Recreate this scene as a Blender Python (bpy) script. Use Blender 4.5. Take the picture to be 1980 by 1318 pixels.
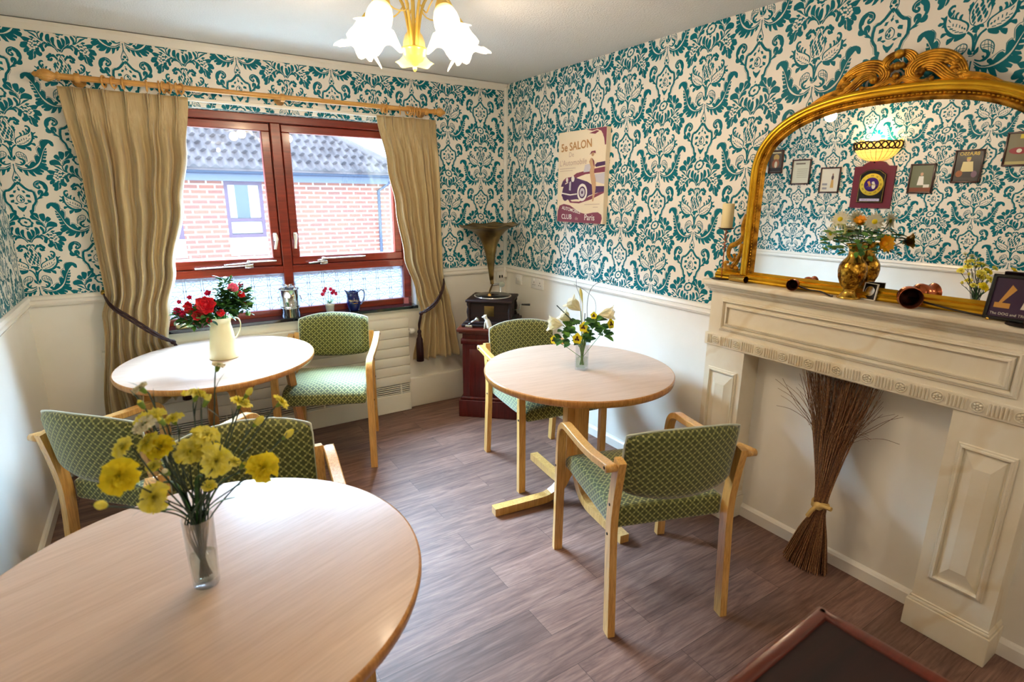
import bpy, bmesh, math, random
from mathutils import Matrix, Vector, Euler
from mathutils.geometry import tessellate_polygon
PI = math.pi
for o_ in list(bpy.data.objects): bpy.data.objects.remove(o_)
scn = bpy.context.scene
COL = scn.collection
R = random.Random(7)

# ------------------------------------------------------------------ camera
# room frame: origin = far right room corner, X along the window wall, Y along the fireplace wall, Z up
cam_d = bpy.data.cameras.new('camera'); cam = bpy.data.objects.new('camera', cam_d); COL.objects.link(cam)
CAMP = Vector((-2.34345, -3.72401, 1.5576))
cx_ = Vector((0.84065, -0.54151, 0.00805)); cy_ = Vector((0.13086, 0.21752, 0.96724)); cz_ = Vector((-0.52553, -0.81206, 0.25372))
mw = Matrix((cx_, cy_, cz_)).transposed().to_4x4(); mw.translation = CAMP
cam.matrix_world = mw
cam_d.sensor_width = 36; cam_d.sensor_fit = 'HORIZONTAL'; cam_d.lens = 19.277; cam_d.clip_start = 0.02
cam_d.dof.use_dof = True; cam_d.dof.focus_distance = 2.7; cam_d.dof.aperture_fstop = 3.2
scn.camera = cam

# ------------------------------------------------------------------ world, colour management
w = bpy.data.worlds.new('sky'); scn.world = w; w.use_nodes = True
bg = w.node_tree.nodes['Background']
bg.inputs[0].default_value = (0.66, 0.82, 1.0, 1); bg.inputs[1].default_value = 5.2
vs = scn.view_settings
vs.view_transform = 'Standard'; vs.look = 'None'; vs.gamma = 1; vs.use_curve_mapping = False; vs.exposure = 0.36
scn.cycles.max_bounces = 10; scn.cycles.transparent_max_bounces = 12; scn.cycles.caustics_reflective = False; scn.cycles.caustics_refractive = False

def light(name, kind, loc, energy, color, rot=(0, 0, 0), parent=None, **k):
    d = bpy.data.lights.new(name, kind); d.energy = energy; d.color = color
    for a, b in k.items(): setattr(d, a, b)
    o = bpy.data.objects.new(name, d); COL.objects.link(o); o.location = loc; o.rotation_euler = rot
    if parent: o.parent = parent
    return o
WARM = (1.0, 0.79, 0.56)
# hazy sun falling on the yard and on the house opposite, from behind this building
light('sun', 'SUN', (0, -4, 9), 3.0, (1.0, 0.95, 0.88), rot=(math.radians(42), math.radians(-12), 0), angle=math.radians(12))

# added area lamp above the yard, out of view, boosts daylight through the window
sk = light('added_daylight_lamp', 'AREA', (-1.9, 4.4, 6.4), 31000.0, (0.52, 0.75, 1.0), shape='RECTANGLE', size=15, size_y=5)
sk.rotation_euler = (Vector((-1.62, -6.0, 2.6)) - sk.location).to_track_quat('-Z', 'Y').to_euler()

# ------------------------------------------------------------------ mesh helpers
class MB:
    def __init__(s): s.v = []; s.f = []; s.m = []; s.s = []
    def add(s, vs, fs, mi=0, sm=False, T=None):
        b = len(s.v)
        s.v += [tuple(T @ Vector(v)) for v in vs] if T is not None else [tuple(v) for v in vs]
        for f in fs: s.f.append([b + i for i in f]); s.m.append(mi); s.s.append(sm)
        return s
    def box(s, c, d, T=None, bev=0, mi=0, seg=2, sm=False):
        x, y, z = [a / 2 for a in d]
        M = Matrix.Translation(c)
        if T is not None: M = T @ M
        if not bev:
            vs = [(i, j, k) for i in (-x, x) for j in (-y, y) for k in (-z, z)]
            s.add(vs, [(0, 1, 3, 2), (4, 6, 7, 5), (0, 4, 5, 1), (2, 3, 7, 6), (0, 2, 6, 4), (1, 5, 7, 3)], mi, sm, M)
        else:
            bm = bmesh.new(); bmesh.ops.create_cube(bm, size=1)
            for v in bm.verts: v.co = Vector((v.co.x * d[0], v.co.y * d[1], v.co.z * d[2]))
            bmesh.ops.bevel(bm, geom=list(bm.edges), offset=bev, segments=seg, affect='EDGES', profile=0.5)
            bm.verts.index_update()
            s.add([v.co for v in bm.verts], [[v.index for v in f.verts] for f in bm.faces], mi, seg > 1 or sm, M); bm.free()
        return s
    def lathe(s, prof, n=24, T=None, mi=0, sm=True, fn=None, caps=True):
        vs = []; fs = []
        for (r, z) in prof:
            for k in range(n):
                a = 2 * PI * k / n
                p = (r * math.cos(a), r * math.sin(a), z)
                vs.append(fn(p, a) if fn else p)
        for i in range(len(prof) - 1):
            for k in range(n):
                a, b = i * n + k, i * n + (k + 1) % n
                fs.append((a, b, b + n, a + n))
        s.add(vs, fs, mi, sm, T)
        if caps:
            if prof[0][0] > 1e-4: s.add([vs[k] for k in range(n)], [tuple(range(n))[::-1]], mi, False, T)
            if prof[-1][0] > 1e-4: s.add([vs[-n + k] for k in range(n)], [tuple(range(n))], mi, False, T)
        return s
    def sweep(s, pts, sec, up=(0, 0, 1), mi=0, sm=True, T=None, closed=False, scl=None):
        """sweep a closed 2D section (a = sideways, b = along the frame normal) along pts"""
        pts = [Vector(p) for p in pts]; n = len(pts); m = len(sec); vs = []; fs = []; up = Vector(up)
        nor = None
        for i, p in enumerate(pts):
            if closed: t = pts[(i + 1) % n] - pts[i - 1]
            else: t = pts[min(i + 1, n - 1)] - pts[max(i - 1, 0)]
            t.normalize()
            if nor is None:
                nor = up - t * up.dot(t)
                if nor.length < 1e-3: nor = Vector((1, 0, 0)) - t * t.x
            else: nor = nor - t * nor.dot(t)
            nor.normalize(); side = t.cross(nor)
            k = scl[i] if scl else 1
            for a, b in sec: vs.append(p + side * a * k + nor * b * k)
        L = n if closed else n - 1
        for i in range(L):
            for j in range(m):
                a = i * m + j; b = i * m + (j + 1) % m; c = ((i + 1) % n) * m
                fs.append((a, b, c + (j + 1) % m, c + j))
        s.add(vs, fs, mi, sm, T)
        if not closed:
            s.add(vs[:m], [tuple(range(m))[::-1]], mi, False, T); s.add(vs[-m:], [tuple(range(m))], mi, False, T)
        return s
    def tube(s, pts, r, n=8, mi=0, T=None, closed=False, scl=None):
        return s.sweep(pts, [(r * math.cos(2 * PI * k / n), r * math.sin(2 * PI * k / n)) for k in range(n)], mi=mi, T=T, closed=closed, scl=scl)
    def prism(s, poly, z0, z1, T=None, mi=0, sm=False):
        n = len(poly)
        vs = [(x, y, z0) for x, y in poly] + [(x, y, z1) for x, y in poly]
        tr = tessellate_polygon([[Vector((x, y, 0)) for x, y in poly]])
        fs = [tuple(t) for t in tr] + [tuple(i + n for i in reversed(t)) for t in tr]
        s.add(vs, fs, mi, False, T)
        s.add(vs, [(i, (i + 1) % n, (i + 1) % n + n, i + n) for i in range(n)], mi, sm, T)
        return s
    def flat(s, poly, z=0, T=None, mi=0):
        tr = tessellate_polygon([[Vector((x, y, 0)) for x, y in poly]])
        return s.add([(x, y, z) for x, y in poly], [tuple(t) for t in tr], mi, False, T)
    def grid(s, fn, nu, nv, mi=0, T=None, wrap=False, sm=True):
        vs = [fn(i / nu, j / nv) for j in range(nv + 1) for i in range(nu + 1)]
        fs = [(j * (nu + 1) + i, j * (nu + 1) + i + 1, (j + 1) * (nu + 1) + i + 1, (j + 1) * (nu + 1) + i) for j in range(nv) for i in range(nu)]
        return s.add(vs, fs, mi, sm, T)
    def ball(s, c, r, n=12, mi=0, T=None, sc=(1, 1, 1)):
        M = Matrix.Translation(c) @ Matrix.Diagonal((*sc, 1))
        if T is not None: M = T @ M
        m = max(4, n // 2)
        return s.lathe([(r * math.sin(PI * i / m) + 1e-5, -r * math.cos(PI * i / m)) for i in range(m + 1)], n, M, mi, caps=False)
    def build(s, name, mats, parent=None, loc=None, uv=False, solid=0, subsurf=0, weld=False):
        me = bpy.data.meshes.new(name); me.from_pydata(s.v, [], s.f)
        me.polygons.foreach_set('material_index', s.m); me.polygons.foreach_set('use_smooth', s.s)
        mats = mats if isinstance(mats, (list, tuple)) else [mats]
        for m in mats: me.materials.append(m)
        if uv:
            ul = me.uv_layers.new(name='uv')
            for p in me.polygons:
                nx, ny, nz = [abs(a) for a in p.normal]
                for li in p.loop_indices:
                    v = me.vertices[me.loops[li].vertex_index].co
                    ul.data[li].uv = (v.x, v.y) if nz >= nx * 1.05 and nz >= ny * 1.05 else ((v.y, v.z) if nx > ny else (v.x, v.z))
        me.update()
        if weld:
            bm = bmesh.new(); bm.from_mesh(me); bmesh.ops.remove_doubles(bm, verts=bm.verts, dist=1e-5); bmesh.ops.recalc_face_normals(bm, faces=bm.faces); bm.to_mesh(me); bm.free()
        o = bpy.data.objects.new(name, me); COL.objects.link(o)
        if parent: o.parent = parent
        if loc: o.location = loc
        if solid:
            md = o.modifiers.new('thickness', 'SOLIDIFY'); md.thickness = solid; md.offset = 0
        if subsurf:
            md = o.modifiers.new('smooth', 'SUBSURF'); md.levels = subsurf; md.render_levels = subsurf
        return o

def thing(name, label, cat, loc=(0, 0, 0), rz=0, group=None):
    o = bpy.data.objects.new(name, None); COL.objects.link(o); o.empty_display_size = 0.05
    o.location = loc; o.rotation_euler = (0, 0, rz); o['label'] = label; o['category'] = cat
    if group: o['group'] = group
    return o
def tag(o, label, cat, group=None):
    o['label'] = label; o['category'] = cat
    if group: o['group'] = group
    return o
def struct(o): o['kind'] = 'structure'; return o
def lab(o, l): o['label'] = l; return o
def dup(root, loc, rz, label, group=None):
    r = root.copy(); COL.objects.link(r); r.location = loc; r.rotation_euler = (0, 0, rz); r['label'] = label
    if group: r['group'] = group
    def rec(src, dst):
        for ch in [c for c in bpy.data.objects if c.parent == src]:
            n = ch.copy(); COL.objects.link(n); n.parent = dst; rec(ch, n)
    rec(root, r); return r
def text_mesh(txt, size, T, mb, mi=0, align='CENTER', z=0.0, bold=0.0, ext=0.0):
    cu = bpy.data.curves.new('t', 'FONT'); cu.body = txt; cu.size = size; cu.align_x = align; cu.fill_mode = 'FRONT' if not ext else 'BOTH'; cu.offset = bold; cu.extrude = ext; cu.resolution_u = 3
    ob = bpy.data.objects.new('t', cu); COL.objects.link(ob)
    dg = bpy.context.evaluated_depsgraph_get(); me = ob.evaluated_get(dg).to_mesh()
    mb.add([(v.co.x, v.co.y, v.co.z + z) for v in me.vertices], [list(p.vertices) for p in me.polygons], mi, False, T)
    ob.evaluated_get(dg).to_mesh_clear(); bpy.data.objects.remove(ob); bpy.data.curves.remove(cu)
def lerp_tab(tab, x):
    if x <= tab[0][0]: return tab[0][1]
    for (a, b), (c, d) in zip(tab, tab[1:]):
        if x <= c:
            t = (x - a) / (c - a); t = t * t * (3 - 2 * t); return b + (d - b) * t
    return tab[-1][1]
def catmull(P, n=6):
    P = [Vector(p) for p in P]; out = []
    for i in range(len(P) - 1):
        a = P[max(i - 1, 0)]; b = P[i]; c = P[i + 1]; d = P[min(i + 2, len(P) - 1)]
        for k in range(n):
            t = k / n
            out.append(0.5 * ((2 * b) + (c - a) * t + (2 * a - 5 * b + 4 * c - d) * t * t + (3 * b - a - 3 * c + d) * t ** 3))
    out.append(P[-1]); return out
def orient(z, x=None):
    """matrix whose local Z points along z"""
    z = Vector(z).normalized(); x = Vector(x) if x is not None else (Vector((0, 0, 1)) if abs(z.z) < 0.9 else Vector((1, 0, 0)))
    y = z.cross(x).normalized(); x = y.cross(z)
    return Matrix((x, y, z)).transposed().to_4x4()
TR = Matrix.Translation
def RZ(a): return Matrix.Rotation(a, 4, 'Z')
def RX(a): return Matrix.Rotation(a, 4, 'X')
def RY(a): return Matrix.Rotation(a, 4, 'Y')

# ------------------------------------------------------------------ materials
def srgb(r, g, b): return tuple(((c / 255 + 0.055) / 1.055) ** 2.4 if c > 10 else c / 255 / 12.92 for c in (r, g, b))
def mat(name, col, rough=0.5, metal=0.0, spec=0.5, coat=0.0, sheen=0.0, trans=0.0, ior=1.45, sub=0.0, emit=None, es=0.0, croug=0.05):
    m = bpy.data.materials.new(name); m.use_nodes = True; b = m.node_tree.nodes['Principled BSDF']
    I = b.inputs
    I['Base Color'].default_value = (*srgb(*col), 1); I['Roughness'].default_value = rough; I['Metallic'].default_value = metal
    I['Specular IOR Level'].default_value = spec; I['Coat Weight'].default_value = coat; I['Coat Roughness'].default_value = croug
    I['Sheen Weight'].default_value = sheen; I['Transmission Weight'].default_value = trans; I['IOR'].default_value = ior
    if sub: I['Subsurface Weight'].default_value = sub; I['Subsurface Radius'].default_value = (0.01, 0.01, 0.01)
    if emit: I['Emission Color'].default_value = (*srgb(*emit), 1); I['Emission Strength'].default_value = es
    return m
def N(m, t, **k):
    n = m.node_tree.nodes.new(t)
    for a, b in k.items():
        if a.startswith('i_'): n.inputs[a[2:].replace('_', ' ')].default_value = b
        elif a[0] == 'n' and a[1:].isdigit(): n.inputs[int(a[1:])].default_value = b
        else: setattr(n, a, b)
    return n
def L(m, a, b): m.node_tree.links.new(a, b)
def B(m): return m.node_tree.nodes['Principled BSDF']
def ramp(m, fac, stops):
    r = N(m, 'ShaderNodeValToRGB'); L(m, fac, r.inputs[0]); e = r.color_ramp.elements
    while len(e) < len(stops): e.new(0.5)
    for i, (p, c) in enumerate(stops): e[i].position = p; e[i].color = (*srgb(*c), 1)
    return r.outputs[0]
def coords(m, scale=(1, 1, 1), kind='Object', rot=(0, 0, 0)):
    t = N(m, 'ShaderNodeTexCoord'); mp = N(m, 'ShaderNodeMapping'); mp.inputs['Scale'].default_value = scale; mp.inputs['Rotation'].default_value = rot
    L(m, t.outputs[kind], mp.inputs[0]); return mp.outputs[0]
def bump(m, h, s=0.3, d=0.01):
    b = N(m, 'ShaderNodeBump'); b.inputs['Strength'].default_value = s; b.inputs['Distance'].default_value = d
    L(m, h, b.inputs['Height']); L(m, b.outputs[0], B(m).inputs['Normal'])
def noise(m, vec, scale=5, detail=3, rough=0.5, dist=0.0):
    n = N(m, 'ShaderNodeTexNoise'); n.inputs['Scale'].default_value = scale; n.inputs['Detail'].default_value = detail
    n.inputs['Roughness'].default_value = rough; n.inputs['Distortion'].default_value = dist
    L(m, vec, n.inputs[0]); return n.outputs[0]
def mul(m, a, b, fac=1.0, mode='MULTIPLY'):
    x = N(m, 'ShaderNodeMix', data_type='RGBA', blend_type=mode); x.inputs[0].default_value = fac
    L(m, a, x.inputs[6]); L(m, b, x.inputs[7]); return x.outputs[2]
def noisy(name, col, col2, scale=6, stretch=(1, 1, 1), detail=4, bmp=0.0, bscale=None, lo=0.35, hi=0.65, **k):
    m = mat(name, col, **k); c = coords(m, stretch)
    n = noise(m, c, scale, detail); L(m, ramp(m, n, [(lo, col), (hi, col2)]), B(m).inputs['Base Color'])
    if bmp: bump(m, noise(m, coords(m, stretch), bscale or scale * 6, 3), bmp, 0.004)
    return m
def wood(name, c1, c2, axis=2, scale=1.0, rough=0.35, coat=0.2, dens=1.0, uvk='Object', fine=0.75):
    m = mat(name, c1, rough=rough, coat=coat, croug=0.12)
    st = [22, 22, 22]; st[axis] = 1.2
    c = coords(m, tuple(a * scale for a in st), uvk)
    n = noise(m, c, 2.2, 6, 0.62, 0.6); n2 = noise(m, c, 9 * dens, 3, 0.6)
    col = ramp(m, n, [(0.3, c1), (0.72, c2)]); col2 = ramp(m, n2, [(0.35, (215, 205, 195)), (0.6, (255, 255, 255))])
    L(m, mul(m, col, col2, fine), B(m).inputs['Base Color'])
    return m
M = {}
M['paper'] = mat('wallpaper_ground', (247, 240, 228), rough=0.5)
M['teal'] = mat('wallpaper_print', (0, 110, 124), rough=0.5, spec=0.2)
M['plaster'] = noisy('painted_plaster', (240, 235, 222), (246, 242, 232), 3, rough=0.35, bmp=0.05, bscale=60)
M['ceiling'] = mat('stippled_ceiling', (236, 234, 232), rough=0.85)
bump(M['ceiling'], noise(M['ceiling'], coords(M['ceiling']), 130, 3, 0.6), 0.9, 0.006)
M['gloss'] = mat('white_gloss_paint', (244, 240, 230), rough=0.25, coat=0.3)
M['radiator'] = mat('radiator_enamel', (238, 234, 220), rough=0.3, coat=0.2)
M['dark'] = mat('dark_gap', (18, 16, 15), rough=0.7)
M['black'] = mat('black_plastic', (14, 14, 15), rough=0.3)
def floor_mat():
    m = mat('wood_effect_vinyl', (120, 90, 80), rough=0.58)
    c = coords(m)
    br = N(m, 'ShaderNodeTexBrick'); br.offset = 0.37; br.squash = 1
    br.inputs['Color1'].default_value = (0.0, 0, 0, 1); br.inputs['Color2'].default_value = (1, 1, 1, 1); br.inputs['Mortar'].default_value = (0.5, 0.5, 0.5, 1)
    br.inputs['Scale'].default_value = 1; br.inputs['Mortar Size'].default_value = 0.0007; br.inputs['Brick Width'].default_value = 0.95; br.inputs['Row Height'].default_value = 0.15; br.inputs['Bias'].default_value = 0
    L(m, c, br.inputs[0])
    # per-plank offset of the grain
    off = N(m, 'ShaderNodeVectorMath', operation='MULTIPLY_ADD'); off.inputs[1].default_value = (7, 13, 3)
    L(m, br.outputs[0], off.inputs[0]); L(m, c, off.inputs[2])
    mp = N(m, 'ShaderNodeMapping'); mp.inputs['Scale'].default_value = (1.3, 9, 9); L(m, off.outputs[0], mp.inputs[0])
    g1 = noise(m, mp.outputs[0], 2.0, 8, 0.66, 1.6); mp2 = N(m, 'ShaderNodeMapping'); mp2.inputs['Scale'].default_value = (3, 60, 60); L(m, off.outputs[0], mp2.inputs[0]); g2 = noise(m, mp2.outputs[0], 2.2, 3, 0.6)
    col = ramp(m, g1, [(0.25, (98, 70, 60)), (0.5, (144, 110, 96)), (0.75, (172, 138, 122))])
    c2 = ramp(m, g2, [(0.3, (190, 180, 175)), (0.65, (255, 255, 255))]); cc = mul(m, col, c2, 0.8)
    pl = ramp(m, br.outputs[0], [(0, (208, 205, 204)), (1, (255, 255, 255))]); cc = mul(m, cc, pl, 1.0)
    mo = ramp(m, br.outputs[1], [(0, (255, 255, 255)), (1, (105, 95, 90))]); cc = mul(m, cc, mo, 1.0)
    L(m, cc, B(m).inputs['Base Color']); bump(m, g2, 0.12, 0.002); return m
M['floor'] = floor_mat()
M['beech'] = wood('beech_laminate', (216, 190, 170), (203, 174, 152), axis=0, fine=0.3, scale=0.8, rough=0.36, coat=0.1)
M['beech_edge'] = wood('beech_edging', (214, 158, 92), (190, 128, 66), axis=2, rough=0.3, coat=0.3)
M['beech_leg'] = wood('bent_beech', (232, 186, 112), (214, 160, 84), axis=2, rough=0.32, coat=0.3)
M['pole'] = wood('varnished_pine', (226, 172, 92), (206, 146, 66), axis=0, rough=0.3, coat=0.3)
M['frame_red'] = wood('red_stained_timber', (146, 48, 28), (112, 32, 18), axis=0, scale=0.5, rough=0.3, coat=0.3)
M['mahog'] = wood('mahogany', (98, 24, 22), (64, 12, 14), axis=2, scale=0.5, rough=0.25, coat=0.4)
M['mahog_dark'] = wood('dark_mahogany', (40, 9, 6), (22, 4, 4), axis=0, scale=0.5, rough=0.65, coat=0.0)
M['mahog_lip'] = wood('mahogany_moulding', (112, 42, 26), (80, 28, 18), axis=0, scale=0.5, rough=0.3, coat=0.4)
def marble():
    m = mat('cream_marble', (226, 214, 190), rough=0.35, coat=0.15)
    c = coords(m); n = noise(m, c, 2.2, 6, 0.6, 1.2); col = ramp(m, n, [(0.3, (226, 212, 182)), (0.5, (234, 224, 200)), (0.7, (238, 231, 212))])
    w_ = N(m, 'ShaderNodeTexWave', wave_type='BANDS', bands_direction='DIAGONAL'); w_.inputs['Scale'].default_value = 1.1; w_.inputs['Distortion'].default_value = 9; w_.inputs['Detail'].default_value = 4; w_.inputs['Detail Scale'].default_value = 1.3
    L(m, c, w_.inputs[0]); v = ramp(m, w_.outputs[1], [(0.0, (222, 196, 140)), (0.045, (255, 255, 255))])
    L(m, mul(m, col, v, 0.28), B(m).inputs['Base Color']); return m
M['marble'] = marble()
def fabric():
    m = mat('green_lattice_fabric', (120, 128, 70), rough=0.8, sheen=0.35)
    t = N(m, 'ShaderNodeTexCoord'); mp = N(m, 'ShaderNodeMapping'); mp.inputs['Scale'].default_value = (31, 31, 31); L(m, t.outputs['UV'], mp.inputs[0])
    sp = N(m, 'ShaderNodeSeparateXYZ'); L(m, mp.outputs[0], sp.inputs[0])
    def mth(op, a, b=None, bv=0.0):
        n = N(m, 'ShaderNodeMath', operation=op); 
        if isinstance(a, float): n.inputs[0].default_value = a
        else: L(m, a, n.inputs[0])
        if b is not None: L(m, b, n.inputs[1])
        else: n.inputs[1].default_value = bv
        return n.outputs[0]
    x = mth('MULTIPLY', sp.outputs[0], bv=2 * PI); y = mth('MULTIPLY', sp.outputs[1], bv=2 * PI)
    cx = mth('COSINE', x); cy = mth('COSINE', y); s = mth('MULTIPLY', mth('ADD', cx, cy), bv=0.5)   # +1 dots, -1 stars
    # diamond rotated lattice: dots where s>0.05 or s of half offset
    dot = mth('ABSOLUTE', s)
    star = mth('MULTIPLY', mth('COSINE', mth('MULTIPLY', x, bv=3.0)), mth('COSINE', mth('MULTIPLY', y, bv=3.0)))
    ax, ay = mth('ABSOLUTE', cx), mth('ABSOLUTE', cy)
    q = mth('MAXIMUM', ax, ay); mn = mth('MINIMUM', ax, ay)
    base = ramp(m, dot, [(0.08, (142, 144, 80)), (0.18, (110, 116, 60)), (0.32, (66, 72, 34)), (1.0, (80, 86, 40))])
    arm = ramp(m, mn, [(0.0, (180, 176, 106)), (0.26, (172, 168, 100)), (0.40, (116, 120, 64))])
    msk = N(m, 'ShaderNodeMapRange'); msk.inputs[1].default_value = 0.68; msk.inputs[2].default_value = 0.55; L(m, q, msk.inputs[0])
    mx_ = N(m, 'ShaderNodeMix', data_type='RGBA'); L(m, msk.outputs[0], mx_.inputs[0]); L(m, base, mx_.inputs[6]); L(m, arm, mx_.inputs[7]); col = mx_.outputs[2]
    L(m, col, B(m).inputs['Base Color']); wv = noise(m, mp.outputs[0], 14, 2); bump(m, wv, 0.15, 0.002)
    return m
M['fabric'] = fabric()
M['edge_sheen'] = mat('pale_edge_sheen', (196, 204, 186), rough=0.7, sheen=0.4)  # pale tone standing for the lit sheen along the backrest edges
def curtain_mat():
    m = mat('gold_curtain_cloth', (182, 158, 114), rough=0.42, sheen=0.35)
    c = coords(m, (60, 60, 2)); n = noise(m, c, 3, 4, 0.6); L(m, ramp(m, n, [(0.3, (172, 148, 104)), (0.7, (196, 174, 128))]), B(m).inputs['Base Color'])
    bump(m, noise(m, coords(m, (9, 9, 5)), 2.5, 3), 0.25, 0.006); return m
M['curtain'] = curtain_mat()
M['rope'] = mat('maroon_rope', (40, 8, 12), rough=0.55)
M['gold'] = noisy('antique_gold', (236, 186, 46), (204, 150, 28), 9, metal=0.8, rough=0.27, bmp=0.05)
M['gold_dark'] = noisy('antique_gold_carving', (220, 160, 50), (116, 72, 16), 26, metal=0.8, rough=0.36, bmp=0.25)
M['brass'] = mat('brass', (214, 170, 74), rough=0.2, metal=1)
M['brass_eng'] = noisy('engraved_brass', (206, 158, 56), (120, 82, 24), 60, metal=1, rough=0.25, bmp=0.8, bscale=70, lo=0.45, hi=0.55)
M['brass_old'] = noisy('aged_brass', (150, 122, 72), (92, 74, 44), 8, metal=0.9, rough=0.32)
M['copper'] = mat('copper', (190, 104, 66), rough=0.18, metal=1)
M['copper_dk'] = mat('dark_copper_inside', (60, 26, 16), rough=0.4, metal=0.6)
M['steel'] = mat('polished_steel', (208, 210, 214), rough=0.1, metal=1)
M['chrome'] = mat('satin_chrome', (226, 226, 228), rough=0.22, metal=1)
M['iron'] = mat('dark_iron', (52, 44, 40), rough=0.4, metal=0.8)
def glass_mat(name, col=(255, 255, 255), rough=0.0):
    m = bpy.data.materials.new(name); m.use_nodes = True; nt = m.node_tree; nt.nodes.clear()
    out = nt.nodes.new('ShaderNodeOutputMaterial'); g = nt.nodes.new('ShaderNodeBsdfGlossy'); g.inputs['Roughness'].default_value = rough
    t = nt.nodes.new('ShaderNodeBsdfTransparent'); t.inputs[0].default_value = (*srgb(*col), 1)
    lw = nt.nodes.new('ShaderNodeLayerWeight'); lw.inputs[0].default_value = .5
    pw_ = nt.nodes.new('ShaderNodeMath'); pw_.operation = 'POWER'; pw_.inputs[1].default_value = 4.0; nt.links.new(lw.outputs[1], pw_.inputs[0])
    f = nt.nodes.new('ShaderNodeMath'); f.operation = 'MULTIPLY_ADD'; f.inputs[1].default_value = .75; f.inputs[2].default_value = .045; nt.links.new(pw_.outputs[0], f.inputs[0]); mx = nt.nodes.new('ShaderNodeMixShader')
    nt.links.new(f.outputs[0], mx.inputs[0]); nt.links.new(t.outputs[0], mx.inputs[1]); nt.links.new(g.outputs[0], mx.inputs[2]); nt.links.new(mx.outputs[0], out.inputs[0]); return m
M['pane'] = glass_mat('window_glass', (246, 250, 252))
M['vase_glass'] = glass_mat('clear_glass', (248, 250, 252), 0.02)
M['water'] = glass_mat('vase_water', (240, 246, 238), 0.0)
M['mirror'] = mat('mirror_silver', (244, 246, 246), rough=0.0, metal=1)
def frosted():
    m = mat('leaded_film_glass', (236, 242, 250), rough=0.5)
    b = B(m); nt = m.node_tree
    tr = N(m, 'ShaderNodeBsdfTranslucent'); tr.inputs[0].default_value = (*srgb(132, 138, 146), 1); tp = N(m, 'ShaderNodeBsdfTransparent'); tp.inputs[0].default_value = (*srgb(186, 191, 200), 1)
    m1 = N(m, 'ShaderNodeMixShader', n0=0.55); L(m, tr.outputs[0], m1.inputs[1]); L(m, tp.outputs[0], m1.inputs[2])
    m2 = N(m, 'ShaderNodeMixShader', n0=0.12); L(m, m1.outputs[0], m2.inputs[1]); L(m, b.outputs[0], m2.inputs[2])
    L(m, m2.outputs[0], nt.nodes['Material Output'].inputs[0]); return m
M['frost'] = frosted()
M['lead'] = mat('lead_line', (120, 124, 130), rough=0.5)
M['sill'] = mat('black_tile_sill', (20, 22, 30), rough=0.12, coat=0.5)
M['white'] = mat('white_ceramic', (240, 238, 230), rough=0.25, coat=0.3)
M['cream'] = noisy('cream_enamel', (238, 230, 188), (230, 220, 172), 3, rough=0.3, coat=0.3)
M['blue'] = mat('cobalt_ceramic', (12, 24, 96), rough=0.12, coat=0.5)
M['leaf'] = noisy('green_leaf', (58, 116, 44), (104, 152, 62), 30, rough=0.4)
M['leaf_dk'] = noisy('dark_leaf', (30, 76, 40), (68, 116, 54), 30, rough=0.4)
M['stem'] = noisy('grey_green_stem', (66, 88, 74), (44, 62, 52), 20, rough=0.55)
M['yellow'] = noisy('yellow_petal', (255, 242, 70), (255, 248, 140), 60, rough=0.6, lo=0.3, hi=0.7)
M['yellow2'] = noisy('deep_yellow_petal', (255, 238, 50), (255, 232, 40), 60, rough=0.6)
M['pale'] = mat('cream_petal', (252, 247, 220), rough=0.55, sub=0.1)
def petal(m, f=.35):
    b = B(m); tr = N(m, 'ShaderNodeBsdfTranslucent'); src = b.inputs['Base Color']
    if src.links: L(m, src.links[0].from_socket, tr.inputs[0])
    else: tr.inputs[0].default_value = src.default_value
    mx = N(m, 'ShaderNodeMixShader', n0=f); L(m, b.outputs[0], mx.inputs[1]); L(m, tr.outputs[0], mx.inputs[2]); L(m, mx.outputs[0], m.node_tree.nodes['Material Output'].inputs[0])
petal(M['yellow'], .35); petal(M['yellow2'], .35); petal(M['pale'])
M['orange'] = noisy('orange_yellow_petal', (248, 190, 20), (240, 140, 30), 25, rough=0.55)
M['red'] = noisy('red_petal', (226, 12, 26), (186, 6, 34), 40, rough=0.5)
M['magenta'] = noisy('magenta_petal', (214, 14, 84), (176, 8, 50), 40, rough=0.5)
M['pink'] = noisy('pink_petal', (226, 70, 130), (240, 130, 150), 60, rough=0.5)
M['brown'] = mat('brown_petal_eye', (70, 36, 10), rough=0.7)
M['candle'] = mat('cream_wax', (240, 222, 170), rough=0.45, sub=0.3)
M['twig'] = noisy('broom_twig', (140, 98, 64), (92, 62, 44), 160, rough=0.7)
M['twig_lt'] = noisy('pale_broom_twig', (176, 128, 84), (120, 82, 54), 160, rough=0.7)
M['raffia'] = mat('raffia', (214, 180, 110), rough=0.7)
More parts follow.
